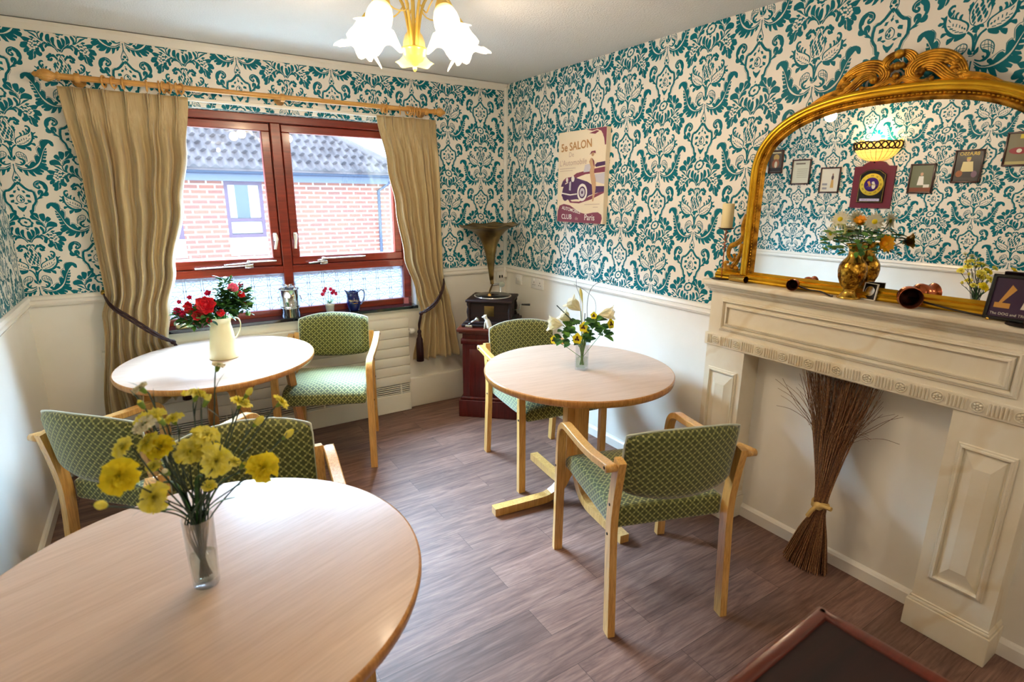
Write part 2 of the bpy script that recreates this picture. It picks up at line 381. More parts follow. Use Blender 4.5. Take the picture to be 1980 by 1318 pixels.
# ------------------------------------------------------------------ wallpaper print (fine flat ink shapes lying on the paper)
DAM = [
[0,1,1,18,-20,-130,80,-350,200,-530,280,-770,270,-980,190,-1160,30,-1240],[0,0,0,0,-40,-300,30,-390,40,-470,0,-540,-70,-440,-80,-370],
[0,0,0,0,-160,-460,-120,-520,-120,-570,-130,-620,-170,-560,-180,-510],[0,0,0,0,-20,-520,30,-590,40,-640,10,-690,-40,-620,-40,-570],
[0,0,0,0,130,-550,160,-610,170,-660,150,-710,120,-650,110,-600],[0,0,0,0,-210,-600,-180,-670,-170,-720,-190,-770,-220,-710,-230,-660],
[0,0,0,0,-60,-640,-20,-710,-10,-760,-40,-820,-80,-750,-90,-690],[0,0,0,0,90,-680,130,-750,140,-810,110,-860,70,-790,60,-740],
[0,0,0,0,200,-700,230,-760,230,-810,220,-860,190,-800,190,-750],[0,0,0,0,-120,-750,-80,-820,-70,-870,-90,-930,-140,-860,-140,-800],
[0,0,0,0,30,-780,70,-850,80,-910,60,-960,10,-890,10,-840],[0,0,0,0,180,-830,210,-890,220,-940,200,-1000,170,-930,160,-880],
[0,0,0,0,-180,-840,-140,-920,-130,-980,-150,-1050,-190,-970,-200,-900],[0,0,0,0,-20,-920,30,-1000,40,-1060,10,-1130,-40,-1050,-50,-990],
[0,0,0,0,130,-910,170,-990,180,-1050,160,-1120,120,-1040,110,-980],[0,0,0,0,-80,-1060,-60,-1090,-60,-1120,-70,-1150,-80,-1120,-90,-1090],
[0,0,0,0,100,-1090,120,-1130,130,-1160,120,-1190,100,-1150,90,-1120],
[0,0,1,0,250,-480,290,-540,330,-570,320,-650,350,-680,310,-760,300,-850,280,-710,230,-580],
[0,0,1,0,30,-150,60,-90,140,-110,170,-180,130,-220,90,-180,100,-150,60,-150],
[0,0,1,0,150,-400,130,-270,180,-240,230,-150,290,-120,340,-160,350,-100,420,-100,480,-170,550,-220,570,-280,540,-330,510,-350,540,-420,470,-440,400,-450,340,-390,330,-330,360,-290,400,-310,410,-350,450,-320,400,-260,320,-240,250,-260,200,-320],
[0,0,0,0,-90,-90,-30,-70,40,-110,0,-140,-40,-120],
[0,0,1,0,270,-1340,240,-1200,290,-1090,410,-1000,500,-930,470,-810,520,-800,560,-870,560,-920,620,-910,640,-800,590,-720,650,-710,690,-790,700,-860,730,-810,730,-620,780,-620,790,-690,850,-620,840,-560,770,-510,730,-530,740,-460,830,-460,900,-530,920,-620,900,-720,820,-830,710,-890,570,-940,440,-1020,330,-1100,280,-1200,290,-1320],
[0,0,1,0,300,-1390,470,-1400,640,-1360,770,-1260,870,-1140,920,-990,920,-850,930,-730,1000,-790,1090,-750,1090,-780,1020,-840,1000,-920,1050,-930,1100,-920,1150,-980,1110,-1020,1050,-1010,980,-980,1030,-1080,960,-1080,910,-1190,860,-1270,980,-1270,1010,-1360,980,-1400,870,-1330,830,-1340,740,-1410,650,-1450,800,-1490,800,-1640,750,-1630,670,-1570,620,-1500,580,-1490,600,-1560,550,-1590,420,-1550,340,-1510,300,-1450],
[0,1,1,33,340,-1280,370,-1220],[0,1,1,33,420,-1240,440,-1170],[0,1,1,22,510,-1190,510,-1100],[0,1,1,22,610,-1150,600,-1050],
[0,1,1,22,700,-1110,710,-1020],[0,1,1,22,790,-970,860,-870],[0,1,1,22,380,-1350,490,-1340],[0,1,1,22,500,-1310,620,-1300],
[0,1,1,22,600,-1250,700,-1230],[0,1,1,33,690,-1190,790,-1160],[0,1,1,22,770,-1110,860,-1070],
[0,0,0,0,30,-1230,-120,-1200,-170,-1310,-70,-1280,-50,-1350,-20,-1370,0,-1450,60,-1420,120,-1390,110,-1310,190,-1340,130,-1250],
[0,1,1,51,260,-1380,130,-1480,60,-1620,20,-1830,10,-2010],[0,0,0,0,-10,-1450,60,-1480,50,-1690,10,-1730,-40,-1560],
[0,0,1,0,10,-2090,30,-2030,100,-1920,130,-1890,140,-2020,90,-2080],[0,1,0,22,-80,-2090,10,-2140,100,-2120],
[0,1,1,24,270,-2020,190,-1900,200,-1770,320,-1710,460,-1780,550,-1910,560,-2100,540,-2170],[0,1,1,15,220,-1860,370,-1850,550,-1960],
[0,1,1,15,240,-1940,430,-1930,560,-2030],[0,1,1,10,280,-1740,290,-1960],[0,1,1,15,360,-1730,430,-2080],[0,1,1,15,460,-1780,500,-2130],
[0,0,1,0,250,-1970,350,-2010,450,-2080,490,-2190,400,-2320,270,-2350,120,-2300,90,-2250,240,-2310,350,-2250,400,-2180,370,-2100,320,-2080,270,-2040],
[0,0,1,0,260,-2180,330,-2170,360,-2240,310,-2260],
[0,0,1,0,80,-2320,320,-2480,530,-2480,460,-2400,440,-2330,530,-2300,600,-2370,690,-2200,800,-2150,870,-2220,900,-2100,890,-1910,990,-1840,1070,-1920,1060,-1780,1030,-1570,1110,-1450,1190,-1520,1190,-1390,1200,-1210,1300,-1110,1370,-1190,1460,-1130,1550,-1090,1510,-1230,1370,-1400,1240,-1630,1160,-1840,1040,-2120,870,-2320,630,-2490,320,-2520,160,-2480],
[0,0,1,0,1200,-1250,1320,-1100,1520,-1080,1690,-1190,1700,-1380,1600,-1350,1540,-1250,1440,-1270,1330,-1430,1250,-1430],
[0,0,1,0,140,-2490,290,-2560,290,-2710,200,-2640],[0,0,1,0,290,-2550,490,-2580,500,-2870,400,-2800,350,-2660],
[0,0,1,0,480,-2570,680,-2590,800,-2880,670,-2850,570,-2740],[0,0,1,0,680,-2580,790,-2530,1040,-2710,1000,-2780,850,-2760,750,-2670],
[0,0,1,0,780,-2510,940,-2440,1140,-2590,1110,-2680,950,-2630],[0,0,1,0,930,-2440,1060,-2310,1250,-2360,1330,-2440,1240,-2580,1080,-2500],
[0,0,1,0,1030,-2280,1080,-2180,1270,-2230,1310,-2320,1150,-2340],[0,0,1,0,1090,-2150,1150,-2030,1320,-2050,1300,-2160,1230,-2200],
[0,0,1,0,1130,-2000,1180,-1890,1330,-1890,1300,-2000],[0,0,1,0,1190,-1860,1220,-1750,1390,-1760,1360,-1850],
[0,0,1,0,1230,-1720,1260,-1630,1410,-1620,1380,-1720],[0,0,1,0,1270,-1580,1320,-1480,1410,-1480,1380,-1590],
[0,1,1,39,120,-2490,310,-2560,560,-2580,780,-2510,960,-2380,1100,-2160,1180,-1930,1260,-1690,1320,-1490],
[0,1,1,15,550,-2290,670,-2170,790,-2100,890,-2150,860,-1920,960,-1800,1030,-1820,990,-1540,1100,-1400,1160,-1390,1170,-1210,1300,-1070,1410,-1130],
[0,1,1,24,-10,-2290,-10,-2620,-140,-2950,-110,-3140,20,-3290],[0,1,0,18,0,-2370,10,-2780],
[0,0,0,0,80,-2940,70,-2980,20,-3000,-30,-2990,-50,-2950,-40,-2900,10,-2880,60,-2890],
[0,0,0,0,-20,-3060,-30,-3080,-60,-3100,-90,-3090,-110,-3060,-100,-3030,-70,-3020,-40,-3030],
[0,0,0,0,160,-3050,150,-3080,120,-3090,80,-3080,70,-3060,80,-3030,110,-3020,140,-3020],
[0,0,0,0,80,-3180,70,-3210,30,-3230,-10,-3220,-40,-3190,-20,-3150,20,-3130,60,-3140],
[0,1,1,75,45,-3180,205,-3400,385,-3560,555,-3630,585,-4080,445,-4290,385,-4560],
[0,1,1,10,125,-3180,275,-3400,425,-3510,615,-3580,645,-4120,515,-4340,475,-4570],[0,0,1,0,95,-3550,205,-3560,245,-3670,155,-3680],
[0,0,1,0,265,-3740,395,-3770,395,-3900,245,-3870,215,-3810],[0,0,1,0,265,-3990,395,-4050,395,-4150,285,-4150,245,-4070],
[0,0,1,0,95,-4190,155,-4150,305,-4150,185,-4240],[0,0,1,0,65,-4390,175,-4300,145,-4420,45,-4550,15,-4600,-5,-4410],
[0,0,0,0,-55,-3510,-15,-3430,55,-3510,15,-3590],[0,0,0,0,-35,-3350,5,-3410,-5,-3480,-45,-3410],
[0,1,1,24,5,-3760,125,-3870,145,-4000,105,-4110,-5,-4150],[0,0,0,0,15,-3790,85,-3890,35,-3960,-35,-3870],
[0,0,0,0,85,-3920,135,-4000,95,-4070,45,-3980],[0,0,0,0,5,-3960,65,-4060,5,-4120,-35,-4030],[0,0,0,0,-5,-4710,35,-4770,5,-4840,-25,-4770],
[0,0,1,0,705,-3450,615,-3360,605,-3230,705,-3100,865,-3060,1045,-3150,1135,-3310,1145,-3480,1095,-3610,995,-3740,885,-3820,655,-4000,635,-3970,825,-3780,975,-3660,1045,-3510,985,-3450,955,-3300,875,-3220,815,-3160,825,-3240,725,-3290,705,-3360,775,-3400,795,-3350,755,-3320,795,-3300,855,-3350,855,-3430,785,-3480],
[0,0,1,0,725,-3590,805,-3510,925,-3570,925,-3700,865,-3760,775,-3800,715,-3690],
[0,0,1,0,935,-3780,1045,-3700,1115,-3620,1135,-3740,1065,-3820,955,-3820],[0,0,1,0,675,-3980,785,-3880,905,-3880,845,-3930],
[0,0,0,0,-35,860,-55,810,5,760,75,750,125,780,95,840,35,820],[0,0,0,0,-155,960,-225,950,-205,890,-145,830,-75,820,-55,870,-135,890],
[0,0,0,0,-185,1090,-255,1120,-295,1090,-285,1020,-235,970,-175,980,-215,1040],
[0,0,0,0,-95,1170,-135,1230,-205,1240,-245,1200,-245,1140,-175,1110,-165,1170],[0,0,0,0,45,1160,65,1210,5,1260,-65,1270,-115,1240,-75,1180,-15,1200],
[0,0,0,0,165,1060,225,1070,215,1130,155,1190,85,1200,75,1150,145,1120],[0,0,0,0,195,930,265,900,295,940,295,1000,245,1050,185,1040,225,980],
[0,0,0,0,115,850,145,790,215,780,255,820,255,880,185,910,185,850],[0,0,0,0,65,1000,55,970,15,960,-25,980,-55,1020,-35,1050,-5,1060,45,1040],
[0,0,0,0,-65,730,85,710,35,600],[0,0,0,0,135,340,135,250,115,180,85,140,45,150,5,190,-25,270,-35,370,-35,460,-25,530,5,570,45,560,85,520,115,440],
[0,0,1,0,135,640,205,640,275,550,265,430,195,200,115,50,65,-10,105,190,165,360,145,520],
[0,0,1,0,305,760,415,730,465,610,465,480,365,310,165,140,285,350,315,550],[0,0,0,0,25,-10,-165,200,-35,140,75,120,185,150],
[0,0,1,0,255,1580,365,1630,425,1550,375,1490,515,1450,545,1310,545,1180,505,1170,635,1030,405,1130,285,1160,215,1290,285,1390],
[0,0,1,0,595,1400,775,1440,805,1320,785,1140,725,1050,655,1110,595,1250],[0,0,1,0,795,1060,815,1190,915,1290,1025,1180,945,1070,765,960],
[0,0,1,0,795,800,845,950,1005,1040,1225,950,1205,780,1045,780,895,790,775,740],[0,0,1,0,415,1060,565,1030,675,910,725,730,635,830,535,890,425,910],
[0,0,1,0,515,780,585,780,665,630,645,480,565,380,595,540,535,670],[0,0,1,0,795,560,905,700,1115,760,975,660,785,530,595,380],
[0,1,1,39,635,1040,735,820,745,620,645,460,355,280],[0,0,1,0,1190,300,1370,280,1430,250,1450,190,1490,110,1450,30,1310,40,1210,100],
[0,0,1,0,1110,390,1040,450,1120,480,1260,520,1400,490,1360,420,1290,330,1190,320],[0,0,1,0,890,510,970,590,1100,570,1040,500,970,480],
[0,0,1,0,1190,80,1310,10,1370,-70,1370,-160,1300,-160,1200,-100,1160,-30,1180,30],
[0,0,1,0,1040,-70,1160,-110,1280,-180,1270,-280,1220,-320,1260,-450,1190,-490,1120,-460,1060,-390,1060,-280,1010,-130],
[0,0,1,0,970,-60,1010,-160,1010,-270,1050,-410,990,-370,950,-280,950,-150],
[0,0,1,0,780,110,910,20,940,-90,920,-210,860,-240,810,-280,730,-240,700,-150,750,-70,790,10],
[0,0,1,0,530,350,600,350,700,240,780,150,720,100,690,-10,660,-60,580,0,580,70,600,180,550,290,460,330],
[0,0,1,0,40,10,110,160,270,320,420,330,520,260,550,160,520,130,440,220,280,220,160,160,70,50],
[0,0,1,0,680,350,870,480,980,470,1140,400,1200,270,1220,80,1170,-90,1060,-80,910,20,740,200],
[1,0,1,0,890,420,880,390,840,390,810,420,800,460,830,480,870,460],[1,0,1,0,970,430,960,400,920,400,880,430,880,470,910,490,950,470],
[1,0,1,0,1050,340,1040,310,1000,310,960,340,960,380,980,400,1030,380],[1,0,1,0,1130,360,1110,330,1070,330,1040,360,1030,400,1060,420,1100,400],
[1,0,1,0,1180,250,1170,220,1130,220,1090,260,1090,290,1120,310,1160,290],[1,0,1,0,1120,230,1110,200,1070,200,1040,230,1030,270,1060,280,1100,270],
[1,0,1,0,1220,150,1210,120,1170,120,1140,150,1130,190,1160,210,1200,190],[1,0,1,0,1190,110,1180,80,1140,80,1110,110,1100,150,1130,170,1170,150],
[1,0,1,0,1060,160,1050,130,1010,130,980,160,970,200,1000,220,1040,200],[1,0,1,0,1000,100,990,70,950,70,910,100,910,140,940,150,980,140],
[1,0,1,0,910,120,900,90,860,90,820,120,820,160,850,180,890,160],[1,0,1,0,840,230,830,200,790,200,750,230,750,270,780,290,820,270],
[1,0,1,0,780,300,770,270,730,270,690,310,690,350,710,360,760,340],[1,0,1,0,920,280,900,250,860,250,830,280,820,320,850,340,890,320],
[1,0,1,0,1100,30,1090,0,1050,0,1010,30,1010,70,1030,80,1080,70],[1,0,1,0,1170,-40,1150,-70,1120,-70,1080,-30,1070,0,1100,20,1140,0],
[1,0,1,0,1010,30,1000,0,960,0,920,30,920,70,950,80,990,70],[1,0,1,0,1160,60,1150,30,1110,30,1070,60,1070,100,1090,120,1140,100],
[1,0,1,0,1000,270,980,240,940,240,910,270,900,310,930,330,970,310],[0,1,1,11,810,440,820,390],[0,1,1,11,950,390,960,350],[0,1,1,11,1030,280,1050,240],
[0,1,1,11,1100,170,1110,120],[0,1,1,11,860,250,870,210],[0,1,1,11,980,150,990,110],[0,1,1,22,750,320,770,270],[0,1,1,11,1070,90,1080,40],
[1,1,1,18,375,1360,505,1190,645,1030,725,800],[1,1,1,18,835,1040,765,900,745,760],[1,1,1,10,535,850,655,770,725,670],
[1,1,1,18,90,-2360,280,-2510,590,-2530,880,-2350,1040,-2150,1160,-1880,1270,-1610,1410,-1380],[1,1,1,14,40,10,140,180,280,320,430,430,680,380],
[1,1,1,14,570,300,600,220,590,130],[1,1,1,8,980,-50,1030,-160,1040,-300,1070,-420],[1,1,1,7,1180,320,1290,310],[1,1,1,14,750,120,780,10,740,-100],
[1,1,1,18,660,-580,790,-810],[1,1,1,12,675,-3340,685,-3190,845,-3110],[1,1,1,15,815,-3680,745,-3840],
]
def stroke_poly(P, w):
    n = len(P); Lf = []; Rt = []
    for i in range(n):
        t = (P[min(i + 1, n - 1)] - P[max(i - 1, 0)]).normalized(); s = Vector((-t.y, t.x)) * (w / 2)
        Lf.append(P[i] + s); Rt.append(P[i] - s)
    return [[Lf[i], Lf[i + 1], Rt[i + 1], Rt[i]] for i in range(n - 1)]
MOTIF = []
def _smooth(P, closed):
    out = []; n = len(P)
    rng = range(n) if closed else range(n - 1)
    for i in rng:
        a = P[(i - 1) % n] if closed else P[max(i - 1, 0)]; b = P[i]; c = P[(i + 1) % n]; d = P[(i + 2) % n] if closed else P[min(i + 2, n - 1)]
        out.append(b); out.append(0.5 * (b + c) + (b + c - a - d) * 0.0625)
    if not closed: out.append(P[-1])
    return out
for ei, e in enumerate(DAM):
    lay, isline, mirrored, wd, c = e[0], e[1], e[2], e[3] / 10000, e[4:]
    P = [Vector((c[i] / 10000, c[i + 1] / 10000)) for i in range(0, len(c), 2)]
    tris = []
    if isline:
        if len(P) > 2: P = _smooth(P, False)
        tris = stroke_poly(P, max(wd * (1.0 if lay else 1.35), 0.0012))
    else:
        if len(P) > 5: P = _smooth(P, True)
        if not lay and len(P) > 6:       # ink spread
            ar = sum(P[i - 1].x * P[i].y - P[i].x * P[i - 1].y for i in range(len(P))); sg = 1 if ar > 0 else -1; Q = []
            for i in range(len(P)):
                tt = P[(i + 1) % len(P)] - P[i - 1]
                Q.append(P[i] + (Vector((tt.y, -tt.x)).normalized() * 0.0009 * sg if tt.length > 1e-6 else Vector((0, 0))))
            P = Q
        tr = tessellate_polygon([[Vector((p.x, p.y, 0)) for p in P]])
        tris = [[P[i] for i in t] for t in tr]
    for t in tris:
        MOTIF.append((lay, [(p.x, p.y) for p in t], 0.0002 + ei * 3e-6 + (.0003 if lay else 0)))
        if mirrored: MOTIF.append((lay, [(-p.x, p.y) for p in reversed(t)], 0.0002 + ei * 3e-6 + (.0003 if lay else 0) + 1.5e-6))
def clip(poly, x0, x1, z0, z1):
    for ax, lim, sg in ((0, x0, 1), (0, x1, -1), (1, z0, 1), (1, z1, -1)):
        if all((p[ax] - lim) * sg >= 0 for p in poly): continue
        out = []
        for i in range(len(poly)):
            a = poly[i - 1]; b = poly[i]; da = (a[ax] - lim) * sg; db = (b[ax] - lim) * sg
            if (da >= 0) != (db >= 0):
                t = da / (da - db); out.append((a[0] + (b[0] - a[0]) * t, a[1] + (b[1] - a[1]) * t))
            if db >= 0: out.append(b)
        poly = out
        if len(poly) < 3: return None
    return poly
PX, PZ = 0.2652, 0.613
def damask(mb, place, rects, s0, ztip=2.232):
    """place(s, z, off) -> 3D point; s is the distance along the wall; column with tip at ztip sits at s0"""
    for (a, b, z0, z1) in rects:
        for ci in range(math.floor((a - s0) / PX) - 1, math.ceil((b - s0) / PX) + 2):
            sc = s0 + ci * PX; zt = ztip - (PZ / 2 if ci % 2 else 0) + PZ
            while zt > z0 - 0.3:
                if zt - 0.5 < z1:
                    inside = sc - 0.16 > a and sc + 0.16 < b and zt - 0.5 > z0 and zt + 0.22 < z1
                    for lay, t, lift in MOTIF:
                        q = [(x + sc, y + zt) for x, y in t]
                        if not inside:
                            q = clip(q, a, b, z0, z1)
                            if not q: continue
                        mb.add([place(x, y, lift) for x, y in q], [tuple(range(len(q)))], 1 if lay == 0 else 0)
                zt -= PZ

# ------------------------------------------------------------------ room shell
WX, FY, CH = -2.94, -5.3, 2.36
DZ = 1.035
OX0, OX1, OZ0, OZ1 = -2.46, -0.775, 0.765, 2.03      # window opening
mb = MB().box((WX / 2, FY / 2 + 0.1, -0.05), (-WX + 0.4, -FY + 0.7, 0.1)); struct(mb.build('floor', M['floor']))
mb = MB().box((WX / 2, FY / 2, CH + 0.05), (-WX + 0.6, -FY + 0.9, 0.1)); struct(mb.build('ceiling', M['ceiling']))
def wall_rects(mb, place, rects, mi):
    for a, b, z0, z1 in rects: mb.add([place(a, z0, 0), place(b, z0, 0), place(b, z1, 0), place(a, z1, 0)], [(0, 1, 2, 3)], mi)
# window wall
mb = MB(); T = 0.28
pw = lambda s, z, o: (s, -o, z)
up = [(WX, 0, OZ1, CH), (WX, OX0, DZ, OZ1), (OX1, 0, DZ, OZ1)]
lo = [(WX, OX0, 0, DZ), (OX1, 0, 0, DZ), (OX0, OX1, 0, OZ0)]
wall_rects(mb, pw, up, 0); wall_rects(mb, pw, lo, 2)
damask(mb, pw, up, -2.612)
# reveals (papered head, plastered sides), wall thickness and outer face
mb.add([(OX0, 0, OZ1), (OX1, 0, OZ1), (OX1, T, OZ1), (OX0, T, OZ1)], [(0, 1, 2, 3)], 0)
damask(mb, lambda s, z, o: (s, z - 1.9, OZ1 - o), [(OX0, OX1, 1.9, 1.98)], -2.612)
for x in (OX0, OX1): mb.add([(x, 0, OZ0), (x, T, OZ0), (x, T, OZ1), (x, 0, OZ1)], [(0, 1, 2, 3)], 2)
mb.add([(OX0, 0, OZ0), (OX1, 0, OZ0), (OX1, T, OZ0), (OX0, T, OZ0)], [(0, 1, 2, 3)], 2)
wall_rects(mb, lambda s, z, o: (s, T, z), [(WX - .3, .3, OZ1, CH + .1), (WX - .3, OX0, -.1, OZ1), (OX1, .3, -.1, OZ1), (OX0, OX1, -.1, OZ0)], 2)
struct(mb.build('wall_back', [M['paper'], M['teal'], M['plaster']]))
# fireplace wall
mb = MB(); pr = lambda s, z, o: (-o, s, z)
wall_rects(mb, pr, [(FY, 0, DZ, CH)], 0); wall_rects(mb, pr, [(FY, 0, 0, DZ)], 2); damask(mb, pr, [(FY + 1.2, 0, DZ, CH)], -0.7525)
mb.box((0.1, FY / 2, CH / 2), (0.2, -FY + 0.3, CH), mi=2) if False else None
mb.add([(0.25, FY, 0), (0.25, .3, 0), (0.25, .3, CH), (0.25, FY, CH)], [(0, 1, 2, 3)], 2)
struct(mb.build('wall_right', [M['paper'], M['teal'], M['plaster']]))
# left wall (seen in the mirror)
mb = MB(); pl = lambda s, z, o: (WX + o, s, z)
wall_rects(mb, pl, [(FY, 0, DZ, CH)], 0); wall_rects(mb, pl, [(FY, 0, 0, DZ)], 2); damask(mb, pl, [(FY + 2.0, 0, DZ, CH)], -0.62)
mb.add([(WX - .25, FY, 0), (WX - .25, .3, 0), (WX - .25, .3, CH), (WX - .25, FY, CH)], [(0, 1, 2, 3)], 2)
struct(mb.build('wall_left', [M['paper'], M['teal'], M['plaster']]))
mb = MB().box((WX / 2, FY - 0.05, CH / 2), (-WX + 0.5, 0.1, CH)); struct(mb.build('wall_front', M['plaster']))
# dado rails
rail = [(0, 0), (0.0, 0.012), (0.012, 0.018), (0.018, 0.011), (0.030, 0.011), (0.036, 0.020), (0.050, 0.014), (0.056, 0.004), (0.056, 0)]
def along(sec, p0, p1, out):
    p0 = Vector(p0); p1 = Vector(p1); out = Vector(out)
    vs = []
    for p in (p0, p1):
        for a, b in sec: vs.append(p + Vector((0, 0, a)) + out * b)
    n = len(sec); return vs, [(i, (i + 1) % n, (i + 1) % n + n, i + n) for i in range(n)] + [tuple(range(n)), tuple(range(n, 2 * n))]
i = 0
for p0, p1, out in [((WX, 0, DZ - .053), (OX0 - .0, 0, DZ - .053), (0, -1, 0)), ((OX1, 0, DZ - .053), (0, 0, DZ - .053), (0, -1, 0)),
                    ((0, FY, DZ - .053), (0, 0, DZ - .053), (-1, 0, 0)), ((WX, FY, DZ - .053), (WX, 0, DZ - .053), (1, 0, 0))]:
    mb = MB(); mb.add(*along(rail, p0, p1, out)); i += 1; struct(mb.build('trim_%d' % i, M['gloss']))
# coving and corner conduit
cov = [(0, 0), (0, 0.008), (0.03, 0.012), (0.052, 0.034), (0.056, 0.05), (0.06, 0.05), (0.06, 0)]
for p0, p1, out in [((WX, 0, CH - .045), (0, 0, CH - .045), (0, -1, 0))]:
    mb = MB(); mb.add(*along([(a, b * .7) for a, b in cov[:-2]] + [(0.045, 0.035), (0.045, 0)], p0, p1, out)); i += 1; struct(mb.build('trim_%d' % i, M['gloss']))
mb = MB().box((-0.012, -0.012, (DZ + CH) / 2 - 0.06), (0.026, 0.026, CH - DZ + 0.08), bev=0.004, seg=1); i += 1; struct(mb.build('trim_%d' % i, M['gloss']))
# skirtings
bb = [(0, 0), (0, 0.016), (0.05, 0.016), (0.06, 0.009), (0.066, 0.0)]
for nm, p0, p1, out in [('baseboard_right', (0, FY, 0), (0, 0, 0), (-1, 0, 0)), ('baseboard_left', (WX, FY, 0), (WX, 0, 0), (1, 0, 0))]:
    mb = MB(); mb.add(*along(bb, p0, p1, out)); struct(mb.build(nm, M['gloss']))
mb = MB().box((WX / 2, -0.004, 0.115), (-WX - 0.03, 0.03, 0.23), bev=0.006, seg=2); struct(mb.build('baseboard_back', M['plaster']))

# ------------------------------------------------------------------ window
win = struct(bpy.data.objects.new('window_1', None)); COL.objects.link(win)
FYD = 0.085      # interior face of the frame
def bar(mb, x0, x1, z0, z1, y0=FYD, d=0.07, bev=0.004): mb.box(((x0 + x1) / 2, y0 + d / 2, (z0 + z1) / 2), (x1 - x0, d, z1 - z0), bev=bev, seg=1); return mb
mb = MB()
bar(mb, OX0, OX1, 1.985, OZ1); bar(mb, OX0, OX1, 0.785, 0.83); bar(mb, OX0, OX0 + 0.045, 0.83, 1.985); bar(mb, OX1 - 0.055, OX1, 0.83, 1.985)
bar(mb, -1.655, -1.597, 0.83, 1.985); bar(mb, OX0 + .045, -1.655, 1.065, 1.113); bar(mb, -1.597, OX1 - .055, 1.065, 1.113)
mb.build('window_frame', M['frame_red'], win)
def sash(x0, x1, name):
    mb = MB(); y = FYD + 0.008; z0, z1 = 1.118, 1.98
    bar(mb, x0, x1, z0, z0 + 0.05, y, 0.05); bar(mb, x0, x1, z1 - 0.045, z1, y, 0.05); bar(mb, x0, x0 + 0.05, z0 + .05, z1 - .045, y, 0.05); bar(mb, x1 - 0.05, x1, z0 + .05, z1 - .045, y, 0.05)
    s = mb.build('sash', M['frame_red'], win)
    MB().box(((x0 + x1) / 2, y + 0.03, (z0 + z1) / 2), (x1 - x0 - 0.09, 0.005, z1 - z0 - 0.085)).build('pane', M['pane'], s)
    return s
for a_, b_ in ((OX0 + .045, -1.655), (-1.597, OX1 - .055)):
    mb = MB(); yy = FYD + .060
    bar(mb, a_ - .002, a_ + .014, 1.105, 1.99, yy, .012); bar(mb, b_ - .014, b_ + .002, 1.105, 1.99, yy, .012); bar(mb, a_, b_, 1.108, 1.128, yy, .012); bar(mb, a_, b_, 1.972, 1.988, yy, .012)
    mb.build('rebate', M['frame_red'], win)
s1 = sash(-2.412, -1.66, 'sash'); s2 = sash(-1.592, -0.833, 'sash')
# leaded film panes below
for x0, x1 in ((-2.415, -1.655), (-1.597, -0.83)):
    o = MB().box(((x0 + x1) / 2, FYD + 0.035, 0.948), (x1 - x0, 0.004, 0.235)).build('leaded_pane', M['frost'], win)
    mb = MB(); y = FYD + 0.031; nn = 8; wd = (x1 - x0) / nn
    def ln(a, b, w=0.0026):
        a = Vector((a[0], 0, a[1])); b = Vector((b[0], 0, b[1])); t = (b - a).normalized(); s_ = Vector((-t.z, 0, t.x)) * w / 2
        mb.add([(q.x, y, q.z) for q in (a + s_, b + s_, b - s_, a - s_)], [(0, 1, 2, 3)])
    for k in range(nn + 1):
        xx = x0 + k * wd
        ln((xx - .006, .83), (xx - .006, 1.066)); ln((xx + .006, .83), (xx + .006, 1.066))
        for r_ in range(3):
            zc = .83 + .0785 * (r_ + .5); xc = xx + wd / 2
            if k == nn: continue
            h = .0392
            for sx in (-1, 1):
                for sz in (-1, 1):
                    ln((xc + sx * .012, zc + sz * .012), (xc + sx * .03, zc + sz * .022)); ln((xc + sx * .03, zc + sz * .022), (xc + sx * .041, zc + sz * h))
                    ln((xc + sx * .012, zc), (xc, zc + sz * .014))
            ln((xc - wd / 2, zc), (xc - .014, zc)); ln((xc + .014, zc), (xc + wd / 2, zc)); ln((xc - wd / 2, zc + h), (xc + wd / 2, zc + h))
    mb.build('lead_line', M['lead'], o)
# handles and stays
for x, sg in ((-1.688, -1), (-1.566, 1)):
    mb = MB().box((x, FYD - 0.006, 1.30), (0.02, 0.012, 0.05), bev=0.003); mb.box((x, FYD - 0.022, 1.31), (0.016, 0.03, 0.016), bev=0.004)
    mb.tube([(x, FYD - .036, 1.315), (x - .004 * sg, FYD - .04, 1.29), (x - .012, FYD - .042, 1.225)], 0.0085, 8, scl=[1, 1.1, 0.9])
    mb.build('window_handle', M['white'], win)
for x0, x1, xc in ((-2.12, -1.86, -1.86), (-1.50, -1.12, -1.40)):
    mb = MB().box((xc, FYD - .012, 1.125), (0.05, 0.026, 0.026), bev=0.004); mb.ball((xc, FYD - .015, 1.148), 0.012)
    mb.sweep([(xc, FYD - .02, 1.145), (x0 + .06 if xc > -1.5 - .1 and xc < -1.3 else x0 + .12, FYD - .016, 1.138)], [(-.007, -.003), (.007, -.003), (.007, .003), (-.007, .003)])
    mb.sweep([(xc, FYD - .02, 1.15), (x1 if xc < x1 - .05 else xc + .16, FYD - .03, 1.152)], [(-.008, -.004), (.008, -.004), (.008, .004), (-.008, .004)])
    mb.sweep([(xc - .02, FYD - .02, 1.13), (xc - .30 if xc < -1.5 else xc - .1, FYD - .03, 1.125)], [(-.009, -.004), (.009, -.004), (.009, .004), (-.009, .004)])
    mb.build('window_stay', M['chrome'], win)
mb = MB().box(((OX0 + OX1) / 2, 0.03, 0.777), (OX1 - OX0 - .002, 0.135, 0.022), bev=0.003, seg=1)
struct(mb.build('window_sill_1', M['sill'])); bpy.data.objects['window_sill_1'].name = 'trim_window_sill'

